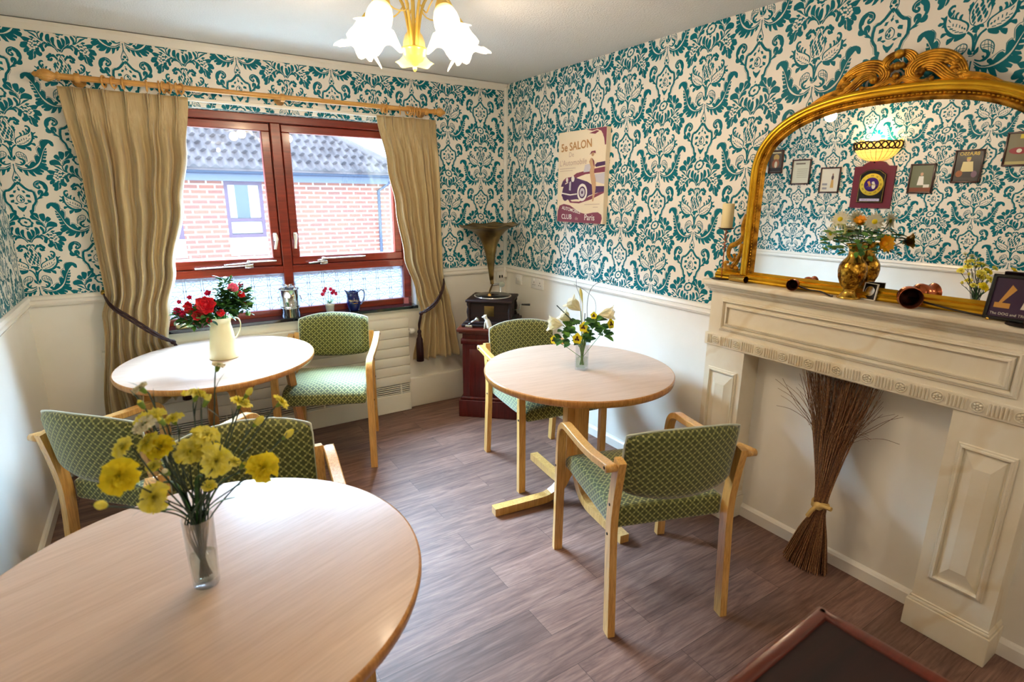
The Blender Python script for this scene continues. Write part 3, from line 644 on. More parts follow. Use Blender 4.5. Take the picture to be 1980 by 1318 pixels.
# ------------------------------------------------------------------ outside: yard, brick house opposite
def brick():
    m = mat('pale_brick', (200, 130, 110), rough=0.8)
    c = coords(m, (1, 1, 1)); sp = N(m, 'ShaderNodeSeparateXYZ'); L(m, c, sp.inputs[0]); cb = N(m, 'ShaderNodeCombineXYZ'); L(m, sp.outputs[0], cb.inputs[0]); L(m, sp.outputs[2], cb.inputs[1])
    br = N(m, 'ShaderNodeTexBrick'); br.inputs['Scale'].default_value = 1; br.inputs['Brick Width'].default_value = 0.235; br.inputs['Row Height'].default_value = 0.078; br.inputs['Mortar Size'].default_value = 0.010
    br.inputs['Color1'].default_value = (*srgb(158, 98, 84), 1); br.inputs['Color2'].default_value = (*srgb(134, 90, 84), 1); br.inputs['Mortar'].default_value = (*srgb(226, 214, 206), 1)
    L(m, cb.outputs[0], br.inputs[0]); L(m, br.outputs[0], B(m).inputs['Base Color']); return m
M['brick'] = brick()
M['tile'] = noisy('grey_roof_tile', (112, 106, 110), (84, 80, 86), 3, rough=0.7)
M['gutter'] = mat('blue_grey_gutter', (62, 72, 96), rough=0.4)
M['fascia'] = mat('grey_fascia', (96, 102, 122), rough=0.5)
M['outframe'] = mat('plum_window_frame', (92, 70, 92), rough=0.4)
M['outwhite'] = mat('white_board', (226, 226, 232), rough=0.5)
M['outdark'] = mat('dark_room_glass', (40, 52, 66), rough=0.08)
M['yard'] = noisy('grey_paving', (150, 148, 142), (120, 122, 112), 2, rough=0.8)
struct(MB().box((0, 6.0, -0.62), (40, 11.4, 0.1)).build('ground_outside', M['yard']))
HY = 6.5
house = thing('brick_house', 'brick house with grey pantile roof seen through the window', 'house', (0, 0, 0))
HROT = 0.0
house.rotation_euler = (0, 0, HROT)
EZ = 1.77     # top of brickwork
wins = [(-1.285, -0.71, 0.87, 1.77), (-2.50, -1.92, 0.87, 1.77)]
mb = MB(); xs = [-8, -2.50, -1.92, -1.285, -0.71, 1.5]
for a, b in zip(xs, xs[1:]):
    hole = any(abs(a - w_[0]) < .01 for w_ in wins)
    for z0, z1 in ([(-0.6, 0.87)] if hole else [(-0.6, EZ)]): mb.box(((a + b) / 2, HY + .15, (z0 + z1) / 2), (b - a, 0.3, z1 - z0))
mb.box((1.35, HY + 2.5, 0.6), (0.3, 4.7, 2.34))
mb.build('wall', M['brick'], house)
for x0, x1, z0, z1 in wins:
    mb = MB(); t = .055
    for a in ((x0, x0 + t, z0, z1), (x1 - t, x1, z0, z1), (x0 + t, x1 - t, z0, z0 + t), (x0 + t, x1 - t, z1 - t, z1), (x0 + t, x1 - t, z0 + .26, z0 + .31)): mb.box(((a[0] + a[1]) / 2, HY + .03, (a[2] + a[3]) / 2), (a[1] - a[0], .07, a[3] - a[2]))
    f = mb.build('window', M['outframe'], house)
    MB().box(((x0 + x1) / 2, HY + .07, (z0 + z1) / 2), (x1 - x0, .01, z1 - z0)).build('pane', M['outdark'], f)
    mb = MB().box((x0 + .11, HY + .055, z0 + .58), (.10, .01, .52)); mb.box((x1 - .13, HY + .055, z0 + .58), (.16, .01, .52)); mb.box(((x0 + x1) / 2, HY + .055, z0 + .16), (x1 - x0 - .1, .01, .18))
    mb.build('blind', M['outwhite'], f)
    MB().box(((x0 + x1) / 2, HY - .01, z0 - .16), (x1 - x0, .03, .26)).build('sill_cladding', M['outwhite'], f)
mb = MB().box((-3.25, HY - .15, EZ + .055), (9.9, 0.03, 0.11)); mb.box((-3.25, HY - .0, EZ + .01), (9.9, 0.3, 0.02)); mb.build('fascia', M['fascia'], house)
mb = MB().sweep([(-8.2, HY - .21, EZ + .16), (1.7, HY - .21, EZ + .16)], [(.055 * math.cos(a), .055 * math.sin(a)) for a in [PI + k * PI / 6 for k in range(7)]]); mb.build('gutter', M['gutter'], house)
mb = MB().tube([(1.55, HY - .2, EZ + .1), (1.27, HY - .06, EZ - .12), (1.27, HY - .06, -0.57)], 0.03, 8); mb.build('drainpipe', M['gutter'], house)
mb = MB(); pitch = math.radians(33); tw = 0.15; rl = 0.24
def rf(u, v):    # roof surface point, u along x, v up the slope
    return (u, HY - .25 + v * math.cos(pitch), EZ + .18 + v * math.sin(pitch))
hipx = 1.72
for r_ in range(13):
    v0 = r_ * rl; x1 = hipx - v0 * math.cos(pitch) * 1.0
    nx = int((x1 + 8.3) / tw)
    for k in range(nx):
        xa = x1 - (k + 1) * tw; vs = []
        for j in range(2):
            vv = v0 + j * (rl + .03); lift = (0.035 if j == 0 else 0.010)
            for q in range(7):
                a = q / 6; h = 0.04 * abs(math.sin(PI * min(a / .62, 1))) if a < .62 else -0.012 * math.sin(PI * (a - .62) / .38)
                p = rf(xa + a * tw, vv); vs.append((p[0], p[1] - (h + lift) * math.sin(pitch), p[2] + (h + lift) * math.cos(pitch)))
        mb.add(vs, [(q, q + 1, q + 8, q + 7) for q in range(6)], 0, True)
        mb.add([vs[q] for q in range(7)] + [rf(xa, v0), rf(xa + tw, v0)], [(0, 1, 2, 3, 4, 5, 6, 8, 7)], 0, False)
vt = 13 * rl
mb.add([rf(-8.2, -.05), rf(hipx + .05, -.05), rf(hipx - vt * math.cos(pitch), vt), rf(-8.2, vt)], [(0, 1, 2, 3)])
mb.build('roof', M['tile'], house)
mb = MB().tube([rf(hipx + .05, 0), rf(hipx - vt * math.cos(pitch), vt)], 0.10, 8); mb.tube([rf(-8.2, vt), rf(hipx - vt * math.cos(pitch), vt)], 0.10, 8); mb.build('ridge_tile', M['tile'], house)
# ------------------------------------------------------------------ armchairs
def make_chair(label):
    t = thing('armchair', label, 'chair', group='beech armchairs with green patterned upholstery')
    def leg_sec(a, b): return [(-a, -b), (a, -b), (a, b), (-a, b)]
    for sx in (-1, 1):
        x = sx * 0.232
        rl = MB().sweep(catmull([(x, -0.035, 0), (x, -0.018, 0.22), (x, -0.004, 0.44), (x, -0.018, 0.58), (x, -0.042, 0.705)], 4), leg_sec(0.014, 0.021), up=(0, 1, 0), sm=False)
        o = rl.build('leg', M['beech_leg'], t)
        for z in (0.40, 0.52): MB().lathe([(0.0055, 0), (0.0055, 0.002), (0.0001, 0.003)], 8, TR((x + sx * 0.014, 0.0 if z < .5 else -.006, z)) @ RY(sx * PI / 2)).build('screw', M['iron'], o)
        xf = sx * 0.258
        fl = MB().sweep([(xf, 0.50, 0), (xf, 0.497, 0.25), (xf, 0.492, 0.50)], leg_sec(0.019, 0.014), up=(0, 1, 0), sm=False)
        o = fl.build('leg', M['beech_leg'], t)
        sc_ = MB().lathe([(0.0055, 0), (0.0055, 0.002), (0.0001, 0.003)], 8, TR((xf + sx * 0.019, 0.497, 0.42)) @ RY(sx * PI / 2)); sc_.build('screw', M['iron'], o)
        pts = catmull([(xf, 0.492, 0.50), (xf, 0.489, 0.56), (xf, 0.474, 0.605), (xf, 0.435, 0.632), (xf, 0.37, 0.636), (xf + sx * .004, 0.24, 0.642), (xf + sx * .008, 0.11, 0.655), (xf + sx * .010, 0.01, 0.674), (xf + sx * .010, -0.045, 0.682)], 5)
        n = len(pts)
        am = MB().sweep(pts, [(-.019, -.011), (-.016, -.014), (.016, -.014), (.019, -.011), (.019, .011), (.016, .014), (-.016, .014), (-.019, .011)], up=(0, 1, 0), sm=False)
        am.lathe([(0.0001, -0.019), (.014, -.019), (.014, .019), (.0001, .019)], 14, TR(pts[-1]) @ RY(PI / 2), caps=False)
        o = am.build('armrest', M['beech_leg'], t)
        sp = MB().lathe([(0.011, 0), (0.011, 0.03)], 10, TR((sx * 0.240, -0.045, 0.682)) @ RY(sx * PI / 2)); sp.build('spacer', M['beech_leg'], o)
        sc_ = MB().lathe([(0.006, 0), (0.006, 0.002), (0.0001, 0.003)], 8, TR((sx * 0.287, -0.035, 0.681)) @ RY(sx * PI / 2)); sc_.build('screw', M['iron'], o)
    # seat cushion
    def seat(u, v):
        a = u * 2 - 1; b = v
        return a, b
    mb = MB().box((0, 0, 0), (1, 1, 1), bev=0.0)
    bm = bmesh.new(); bmesh.ops.create_cube(bm, size=1)
    for v in bm.verts: v.co = Vector((v.co.x * 0.448, v.co.y * 0.49, v.co.z * 0.082))
    bmesh.ops.bevel(bm, geom=list(bm.edges), offset=0.02, segments=3, affect='EDGES', profile=0.6)
    bmesh.ops.subdivide_edges(bm, edges=[e for e in bm.edges if e.calc_length() > 0.12], cuts=9, use_grid_fill=True)
    for v in bm.verts:
        y = v.co.y + 0.262; x = v.co.x; wd = 1.0 + 0.07 * max(0, y - 0.2) * 2
        z = v.co.z + 0.442
        if v.co.z > 0: z += 0.016 * (1 - (x / .24) ** 2) * (1 - ((y - .26) / .27) ** 2)
        z += 0.012 * y / .5 - 0.055 * max(0, (y - 0.40) / 0.11) ** 2 * (1 if v.co.z > 0 else 0.3)
        if v.co.z < 0: z -= 0.010 * math.sin(PI * min(1, y / .5))
        v.co = Vector((x * wd, y, z))
    bm.verts.index_update()
    sm_ = MB(); sm_.add([v.co.copy() for v in bm.verts], [[v.index for v in f.verts] for f in bm.faces], 0, True); bm.free()
    sm_.build('seat', M['fabric'], t, uv=True)
    # curved backrest pad
    def pad(x, z01):   # front centre surface
        top = 0.820 - 0.030 * abs(x / 0.215) ** 2.4; bot = 0.553 + 0.028 * (x / 0.215) ** 2 - .012
        z = bot + (top - bot) * z01
        y = -0.050 + 0.045 * (x / 0.215) ** 2 - (z - 0.56) * 0.15
        return Vector((x, y, z))
    mb = MB(); nu, nv, th = 18, 12, 0.046
    prof = [(math.cos(a), math.sin(a)) for a in [PI * k / 6 for k in range(7)]]
    loop = [(v, 1) for v in [k / nv for k in range(nv + 1)]] + [(v, -1) for v in [1 - k / nv for k in range(nv + 1)]]
    vs = []
    for i in range(nu + 1):
        u = i / nu * 2 - 1; xe = 0.215 * u; te = (1 - abs(u) ** 10) ** 0.5 * .82 + .18
        for v, sd in loop:
            tv = max(0.12, (1 - abs(2 * v - 1) ** 9)) ** 0.5
            p = pad(xe, 0.5 + (v - .5) * (1 - 0.10 * abs(u) ** 12)); vs.append(p + Vector((0, sd * th / 2 * tv * te, 0)))
    m_ = len(loop)
    fs = [(i * m_ + j, i * m_ + (j + 1) % m_, (i + 1) * m_ + (j + 1) % m_, (i + 1) * m_ + j) for i in range(nu) for j in range(m_)]
    fs += [tuple(range(m_)), tuple(range(nu * m_, nu * m_ + m_))]
    mb.add(vs, fs, 0, True); b = mb.build('backrest', M['fabric'], t, uv=True)
    pts = [pad(0.2155 * math.cos(0), 0.05)] 
    ring = [pad(0.2165, z) for z in (0.04, .3, .6, .85)] + [pad(0.2165 * math.cos(a) ** 0.5 if a < PI / 2 else -0.2165 * abs(math.cos(a)) ** 0.5, 1.0) + Vector((0, 0, .001)) for a in [0.25 + k * (PI - .5) / 14 for k in range(15)]] + [pad(-0.2165, z) for z in (.85, .6, .3, .04)]
    MB().tube(ring, 0.0042, 6).build('edge_sheen', M['edge_sheen'], b)  # window light on the backrest rim, painted as a thin pale tube
    # rail under the seat
    MB().box((0, 0.05, 0.425), (0.44, 0.02, 0.03), bev=.003, seg=1).build('seat_rail', M['beech_leg'], t)
    return t
def ang(fx, fy): return math.atan2(-fx, fy)
ch = make_chair('green patterned armchair seen from behind, in front of the fireplace side of the vase table')
ch.location = (-0.888, -2.550, 0); ch.rotation_euler = (0, 0, ang(.33, .944))
dup(ch, (-0.512, -1.030, 0), ang(-.13, -.99), 'green patterned armchair between the gramophone cabinet and the round table with the lilies')
dup(ch, (-1.448, -0.228, 0), ang(-.40, -.917), 'green patterned armchair standing against the radiator under the window')
dup(ch, (-2.590, -1.36, 0), ang(.72, .69), 'green patterned armchair beside the left wall, back turned to the camera')
dup(ch, (-2.185, -1.875, 0), ang(-.10, -.995), 'green patterned armchair tucked under the near table, behind the carnations')

# ------------------------------------------------------------------ round tables
def tabletop(t, r, z, th=0.030, rot=0, ell=(1, 1), edge=0.016):
    mb = MB(); S = Matrix.Diagonal((ell[0], ell[1], 1, 1)); n = 96
    mb.lathe([(0.0001, z), (r - 0.006, z)], n, RZ(rot) @ S, caps=False, sm=False)
    o = mb.build('tabletop', M['beech'], t); o.rotation_euler = (0, 0, 0)
    pr = [(r - 0.006, z), (r - 0.0015, z - 0.002), (r, z - 0.006), (r, z - edge), (r - 0.004, z - th + .003), (r - 0.010, z - th), (0.0001, z - th)]
    MB().lathe(pr, n, RZ(rot) @ S, caps=False).build('table_edge', M['beech_edge'], t)
def ped_table(name_label, loc, rz, grain=0):
    t = thing('round_table', name_label, 'table', loc, rz)
    tabletop(t, 0.477, 0.72, 0.034)
    for k in range(4):
        a = k * PI / 2; Tk = RZ(a)
        pts = [(0.044, 0, 0.69), (0.044, 0, 0.45), (0.044, 0, 0.26)] + [(0.044 + 0.15 * (1 - math.cos(q)), 0, 0.19 - 0.163 * math.sin(q) + .0) for q in [PI / 2 * j / 8 for j in range(1, 9)]] + [(0.30, 0, 0.024), (0.465, 0, 0.0215)]
        MB().sweep(pts, [(-.024, -.0205), (.024, -.0205), (.024, .0205), (-.024, .0205)], up=(1, 0, 0), T=Tk, sm=False).build('leg', M['beech_leg'], t)
    mb = MB().box((0, 0, 0.44), (0.044, 0.044, 0.50)); mb.box((0, 0, 0.682), (0.34, 0.34, 0.012)); mb.build('column', M['beech_leg'], t)
    return t
ped_table('round beech pedestal table with lilies and pansies in a square glass vase', (-0.615, -1.672, 0), math.radians(-8))
ped_table('round beech table nearest the camera holding the yellow carnations', (-2.346, -2.475, 0), math.radians(20))
t = thing('round_table', 'round beech table with four straight legs beside the window, cream jug on it', 'table', (-2.127, -0.557, 0))
tabletop(t, 0.480, 0.72, 0.030, math.radians(55), (1.045, 0.96))
for k in range(4):
    a = math.radians(8 + 90 * k); Tk = RZ(a)
    MB().sweep([(0.41, 0, 0), (0.37, 0, 0.35), (0.335, 0, 0.69)], [(-.026, -.018), (.026, -.018), (.026, .018), (-.026, .018)], up=(1, 0, 0), T=Tk, sm=False).build('leg', M['beech_edge'], t)
    br = [(-.14, .69), (.14, .69), (.13, .684), (.085, .665), (.055, .635), (.045, .60), (-.045, .60), (-.055, .635), (-.085, .665), (-.13, .684)]
    MB().prism([(x, z - .6) for x, z in br], -.009, .009, Tk @ TR((0.325, 0, .6)) @ RZ(PI / 2) @ RX(PI / 2)).build('bracket', M['beech_edge'], t)

# dark table at the lower right corner of the view
t = thing('mahogany_table', 'dark mahogany table with a moulded edge at the lower right corner', 'table', (0, 0, 0))
# corner and edge directions found in the room frame, top at 0.76 m
A_ = Vector((-1.305, -3.275)); d1 = Vector((-0.999, -0.044)).normalized(); d2 = Vector((-d1.y, d1.x)); d2 = d2 if d2.y < 0 else -d2
d2 = Vector((d1.y, -d1.x)); d2 = d2 if d2.y < 0 else -d2
Tt = Matrix(((d1.x, d2.x, 0, A_.x), (d1.y, d2.y, 0, A_.y), (0, 0, 1, 0), (0, 0, 0, 1)))
DT = dict(T=Tt)
MB().box((0.45, 0.30, 0.748), (0.88, 0.58, 0.02), T=Tt).build('top_panel', M['mahog_dark'], t)
mb = MB()
for c_, d_ in (((0.45, 0.012, 0.748), (0.90, 0.028, 0.034)), ((0.45, 0.588, 0.748), (0.90, 0.028, 0.034)), ((0.012, 0.3, 0.748), (0.028, 0.60, 0.034)), ((0.888, 0.3, 0.748), (0.028, 0.60, 0.034))): mb.box(c_, d_, T=Tt, bev=0.008, seg=3)
mb.build('moulded_edge', M['mahog_lip'], t)
mb = MB()
for c_, d_ in (((0.45, 0.04, 0.68), (0.80, 0.02, 0.11)), ((0.45, 0.56, 0.68), (0.80, 0.02, 0.11)), ((0.04, 0.3, 0.68), (0.02, 0.50, 0.11)), ((0.86, 0.3, 0.68), (0.02, 0.50, 0.11))): mb.box(c_, d_, T=Tt)
mb.build('apron', M['mahog'], t)
for x in (0.05, 0.85):
    for y in (0.05, 0.55): MB().lathe([(.016, 0), (.022, .03), (.015, .08), (.02, .3), (.026, .5), (.02, .56), (.028, .6), (.028, .736)], 14, Tt @ TR((x, y, 0))).build('leg', M['mahog'], t)

# ------------------------------------------------------------------ radiator under the window
t = thing('radiator', 'long cream slatted radiator under the window', 'radiator', (0, 0, 0))
X0, X1, YF = -2.665, -0.865, -0.055
MB().box(((X0 + X1) / 2, -0.020, 0.36), (X1 - X0 - .01, 0.036, 0.66)).build('back_panel', M['radiator'], t)
for k in range(7):
    zt = 0.706 - k * 0.0705
    mb = MB().box(((X0 + X1) / 2, YF + 0.012, zt - 0.0345), (X1 - X0, 0.024, 0.068), bev=0.0035, seg=2)
    if k == 0: mb.box(((X0 + X1) / 2, -0.026, zt - .004), (X1 - X0, 0.05, 0.008))
    mb.build('slat', M['radiator'], t)
mb = MB().box(((X0 + X1) / 2, YF + 0.02, 0.175), (X1 - X0 - .01, 0.01, 0.075)); mb.build('grille_back', M['dark'], t)
mb = MB()
for k in range(5): mb.box(((X0 + X1) / 2, YF + 0.008, 0.205 - k * 0.0145), (X1 - X0, 0.012, 0.0065))
for x in (X0 + .01, -2.1, -1.5, X1 - .075, X1 - .004): mb.box((x, YF + .008, .175), (.008, .014, .075))
mb.build('grille', M['radiator'], t)
MB().box(((X0 + X1) / 2, YF + 0.015, 0.07), (X1 - X0, 0.03, 0.138), bev=0.003, seg=1).build('base_plate', M['radiator'], t)
mb = MB().tube([(X1 - .01, -.03, .60), (X1 + .02, -.03, .60)], .010, 10); mb.lathe([(.017, 0), (.021, .006), (.021, .034), (.015, .042), (.0001, .044)], 16, TR((X1 + .012, -.035, .60)) @ RY(PI / 2) @ TR((0, 0, 0)))
mb.build('valve_knob', M['white'], t)

# ------------------------------------------------------------------ curtain pole, rings, curtains, tiebacks
CY, PZh = -0.105, 2.105
t = thing('curtain_pole', 'pale wooden curtain pole with turned finials above the window', 'curtain pole', (0, 0, 0))
MB().tube([(-2.62, CY, PZh), (-0.645, CY, PZh + .004)], 0.0145, 14).build('pole', M['pole'], t)
fin = [(.0145, 0), (.021, .004), (.021, .012), (.013, .018), (.019, .028), (.028, .045), (.029, .06), (.022, .078), (.012, .088), (.014, .096), (.006, .105), (.0001, .108)]
MB().lathe(fin, 18, TR((-2.62, CY, PZh)) @ RY(-PI / 2)).build('finial', M['pole'], t)
MB().lathe([(r, z * .8) for r, z in fin], 18, TR((-0.645, CY, PZh + .004)) @ RY(PI / 2)).build('finial', M['pole'], t)
for x in (-2.555, -1.605, -0.70):
    mb = MB().lathe([(.03, 0), (.03, .01), (.014, .02), (.012, -CY - .015)], 16, TR((x, 0, PZh)) @ RX(PI / 2)); mb.lathe([(.02, -.012), (.023, -.008), (.023, .008), (.02, .012)], 18, TR((x, CY, PZh)) @ RY(PI / 2)); mb.build('bracket', M['pole'], t)
rg = None
for x in [-2.45, -2.41, -2.37, -2.27, -2.215, -2.195, -2.17, -2.135, -2.115] + [-1.005, -0.99, -0.975, -0.885, -0.83, -0.81, -0.79, -0.765, -0.745]:
    lb = 'wooden curtain ring threaded on the pole above the left curtain' if x < -1.5 else 'wooden curtain ring threaded on the pole above the right curtain'
    if rg is None:
        ring = [(0, .0255 * math.cos(a), .0255 * math.sin(a)) for a in [2 * PI * k / 20 for k in range(20)]]
        mb = MB().tube(ring, .0050, 8, closed=True); mb.tube([(0, 0, -.0225), (0, 0, -.036)], .0016, 6)
        rg = tag(mb.build('curtain_ring', M['pole']), lb, 'curtain ring', 'rings over the left curtain'); o = rg
    else:
        o = rg.copy(); COL.objects.link(o); tag(o, lb, 'curtain ring', 'rings over the left curtain' if x < -1.5 else 'rings over the right curtain')
    o.location = (x, CY, PZh - 0.0045); o.rotation_euler = (R.uniform(-.2, .2), 0, R.uniform(-.5, .5))
MB_ = MB().box((-1.63, -0.03, 2.062), (1.90, 0.028, 0.018), bev=.003, seg=1); tr_ = MB_.build('curtain_track', M['gloss']); tag(tr_, 'thin white curtain track fixed behind the wooden pole', 'curtain track')
def curtain(label, ztab_l, ztab_r, zb, ztop, npleat, mirror, depth_tab, grp, bottom_rise):
    NU, NV = 240, 90
    ph = [R.uniform(-.5, .5) for _ in range(12)]
    def P(u, v):
        z = ztop - (ztop - zb) * v
        xl = lerp_tab(ztab_l, -z); xr = lerp_tab(ztab_r, -z)
        uu = u if not mirror else 1 - u
        zz = z + bottom_rise * (uu if uu > 0 else 0) * v ** 6
        # fold phase drifts smoothly down the cloth
        warp = u + 0.018 * math.sin(2 * PI * u * 2 + ph[0]) + 0.012 * math.sin(2 * PI * u * 5 + ph[1] + 1.5 * v)
        x = xl + (xr - xl) * warp
        dep = lerp_tab(depth_tab, -z)
        n = npleat
        a = 2 * PI * n * u
        f1 = math.sin(a); fold = (math.copysign(abs(f1) ** 0.75, f1)) * (1 - .25 * math.sin(2 * PI * u * 3 + ph[3])) + 0.22 * math.sin(2.0 * a + ph[4] + 2 * v) + .10 * math.sin(3.7 * a + ph[5] - 3 * v)
        y = CY + 0.018 + dep * fold * 0.55
        # pinch pleats at the heading
        if v < 0.13:
            k = 1 - v / 0.13
            c = abs(((u * n) % 1) - 0.5) * 2     # 1 at pleat centre edges
            dd = ((u * n) % 1) - 0.5; hw = .26; g = math.exp(-(dd / hw) ** 2 * 2.2)
            vp = 0.062; pinch = math.exp(-((v - vp) / .022) ** 2)
            x -= (xr - xl) / n * dd * g * (.25 + .55 * pinch)
            flat_ = CY + 0.030
            y = y * (1 - min(1, k * 1.6)) + (flat_ - 0.030 * g * (.75 - .35 * pinch) - .012 * g * math.cos(2 * PI * dd / .17) * (1 - .7 * pinch)) * min(1, k * 1.6)
        x += 0.004 * math.sin(9 * v + 20 * u)
        return (x, min(y, -0.028), zz)
    t = thing('curtain', label, 'curtain', ((ztab_l[-1][1] + ztab_r[-1][1]) / 2, CY, 0)); t.location = (0, 0, 0)
    mb = MB().grid(P, NU, NV); o = mb.build('cloth', M['curtain'], t, solid=0.003)
    return P
dl = [(-2.06, .030), (-1.6, .045), (-1.03, .05), (-.85, .035), (-.7, .045), (-.35, .06)]
PL = curtain('gold curtain on the left of the window, tied with maroon rope', [(-2.07, -2.645), (-1.6, -2.612), (-1.03, -2.60), (-.9, -2.635), (-.36, -2.705)],
        [(-2.07, -2.092), (-1.8, -2.13), (-1.5, -2.18), (-1.15, -2.262), (-.92, -2.322), (-.74, -2.352), (-.6, -2.31), (-.36, -2.19)], 0.345, 2.065, 7, False, dl, None, 0.07)
PR_ = curtain('gold curtain on the right of the window, tied with maroon rope', [(-2.06, -1.035), (-1.75, -.985), (-1.487, -.935), (-1.15, -.885), (-.9, -.815), (-.76, -.785), (-.6, -.815), (-.40, -.858)],
        [(-2.06, -.622), (-1.5, -.605), (-1.03, -.602), (-.78, -.545), (-.6, -.51), (-.40, -.478)], 0.39, 2.06, 6, True, dl, None, 0.0)
def rope(name, label, pts, tx, flip):
    t = thing(name, label, 'curtain tieback', pts[0])
    base = Vector(pts[0]); t.location = base
    C_ = catmull(pts, 10); C2 = [Vector(p) + Vector((0, -.004, -.020 * math.sin(PI * min(1, i / len(C_) * 1.15)))) for i, p in enumerate(C_)]
    mb = MB()
    for Cc, phs in ((C_, 0), (C2, 2)):
        for s_ in range(3):
            pp = []
            for i, p in enumerate(Cc):
                a = i * .55 + s_ * 2 * PI / 3 + phs; pp.append(Vector(p) - base + Vector((0, .0042 * math.cos(a), .0042 * math.sin(a))))
            mb.tube(pp, .0046, 6)
    mb.build('rope', M['rope'], t)
    e = Vector(pts[-1]) - base
    mb = MB()
    for q in range(3): mb.tube(catmull([e + Vector((0, 0, 0)), e + Vector((.006 * (q - 1) + tx * .4, -.012, -.03)), e + Vector((tx + .006 * (q - 1), -.01, -.085)), e + Vector((tx, -.01, -.125))], 6), .004, 6)
    mb.ball(e + Vector((0, -.006, -.004)), .015, 10); mb.build('cord', M['rope'], t)
    Tq = TR(e + Vector((tx, -.01, -.14)))
    mb = MB().lathe([(.004, .02), (.012, .016), (.015, .004), (.011, -.012), (.013, -.018), (.016, -.024), (.013, -.03)], 16, Tq)
    mb.lathe([(.013, -.03), (.021, -.05), (.024, -.12), (.025, -.215), (.0001, -.216)], 36, Tq, fn=lambda p, a: (p[0] * (1 + .09 * math.sin(12 * a)), p[1] * (1 + .09 * math.sin(12 * a)), p[2]), caps=False)
    mb.build('tassel', M['rope'], t)
    mb = MB().lathe([(.012, 0), (.012, .01), (.005, .014), (.005, .04), (.010, .05), (.0001, .055)], 12, TR((0, .0 - base.y - .0, 0)) @ TR((-.0, 0, .0)) @ RX(PI / 2)); mb.build('hook', M['brass'], t)
rope('curtain_tieback', 'maroon twisted rope tieback with tassel round the left curtain', [(-2.612, -.03, 1.035), (-2.58, -.145, .985), (-2.50, -.165, .91), (-2.42, -.168, .83), (-2.35, -.15, .765), (-2.325, -.125, .745)], .03, 0)
rope('curtain_tieback', 'maroon twisted rope tieback with tassel round the right curtain', [(-.600, -.03, 1.035), (-.612, -.13, .97), (-.655, -.165, .89), (-.71, -.17, .82), (-.775, -.15, .765), (-.80, -.13, .75)], -.02, 1)
# ------------------------------------------------------------------ chandelier
CHP = Vector((-1.42, -1.60, 0))
t = thing('chandelier', 'gilt chandelier with lily shaped glass shades, two pairs of them lit', 'chandelier', (CHP.x, CHP.y, 2.02)); t.scale = (1.15, 1.15, 1.15)
M['gilt'] = noisy('pale_gilt_metal', (226, 190, 84), (240, 214, 130), 12, metal=0.55, rough=0.35)
mb = MB().lathe([(.0001, -.004), (.005, 0), (.007, .008), (.005, .015), (.011, .018), (.012, .022), (.026, .030), (.036, .044), (.039, .058), (.042, .062), (.042, .067), (.034, .070), (.0001, .070)], 24); mb.build('hub', M['gilt'], t)
MB().tube([(0, 0, .07), (0, 0, .29)], .0065, 10).build('stem', M['gilt'], t)
MB().lathe([(.0001, .262), (.02, .264), (.05, .277), (.058, .2955), (.0001, .2955)], 24).build('ceiling_rose', M['gilt'], t)
def shade_mat(name, top, body, es):
    m = bpy.data.materials.new(name); m.use_nodes = True; nt = m.node_tree; b = B(m)
    b.inputs['Roughness'].default_value = .3
    tc = N(m, 'ShaderNodeTexCoord'); sp = N(m, 'ShaderNodeSeparateXYZ'); L(m, tc.outputs['Object'], sp.inputs[0])
    mr = N(m, 'ShaderNodeMapRange'); mr.inputs[1].default_value = 0.0; mr.inputs[2].default_value = -0.05; L(m, sp.outputs[2], mr.inputs[0])
    c = ramp(m, mr.outputs[0], [(0, top), (1, body)]); L(m, c, b.inputs['Base Color']); L(m, c, b.inputs['Emission Color'])
    if es:
        mm = N(m, 'ShaderNodeMapRange'); mm.inputs[1].default_value = 0; mm.inputs[2].default_value = 1; mm.inputs[3].default_value = es * .10; mm.inputs[4].default_value = es; L(m, mr.outputs[0], mm.inputs[0]); L(m, mm.outputs[0], b.inputs['Emission Strength'])
    return m
M['shade_lit'] = shade_mat('lit_lily_glass', (255, 196, 84), (255, 238, 200), 2.6)
M['shade_off'] = shade_mat('unlit_lily_glass', (232, 200, 110), (246, 226, 160), 0.0)
az0 = math.atan2(CHP.y - CAMP.y, CHP.x - CAMP.x)
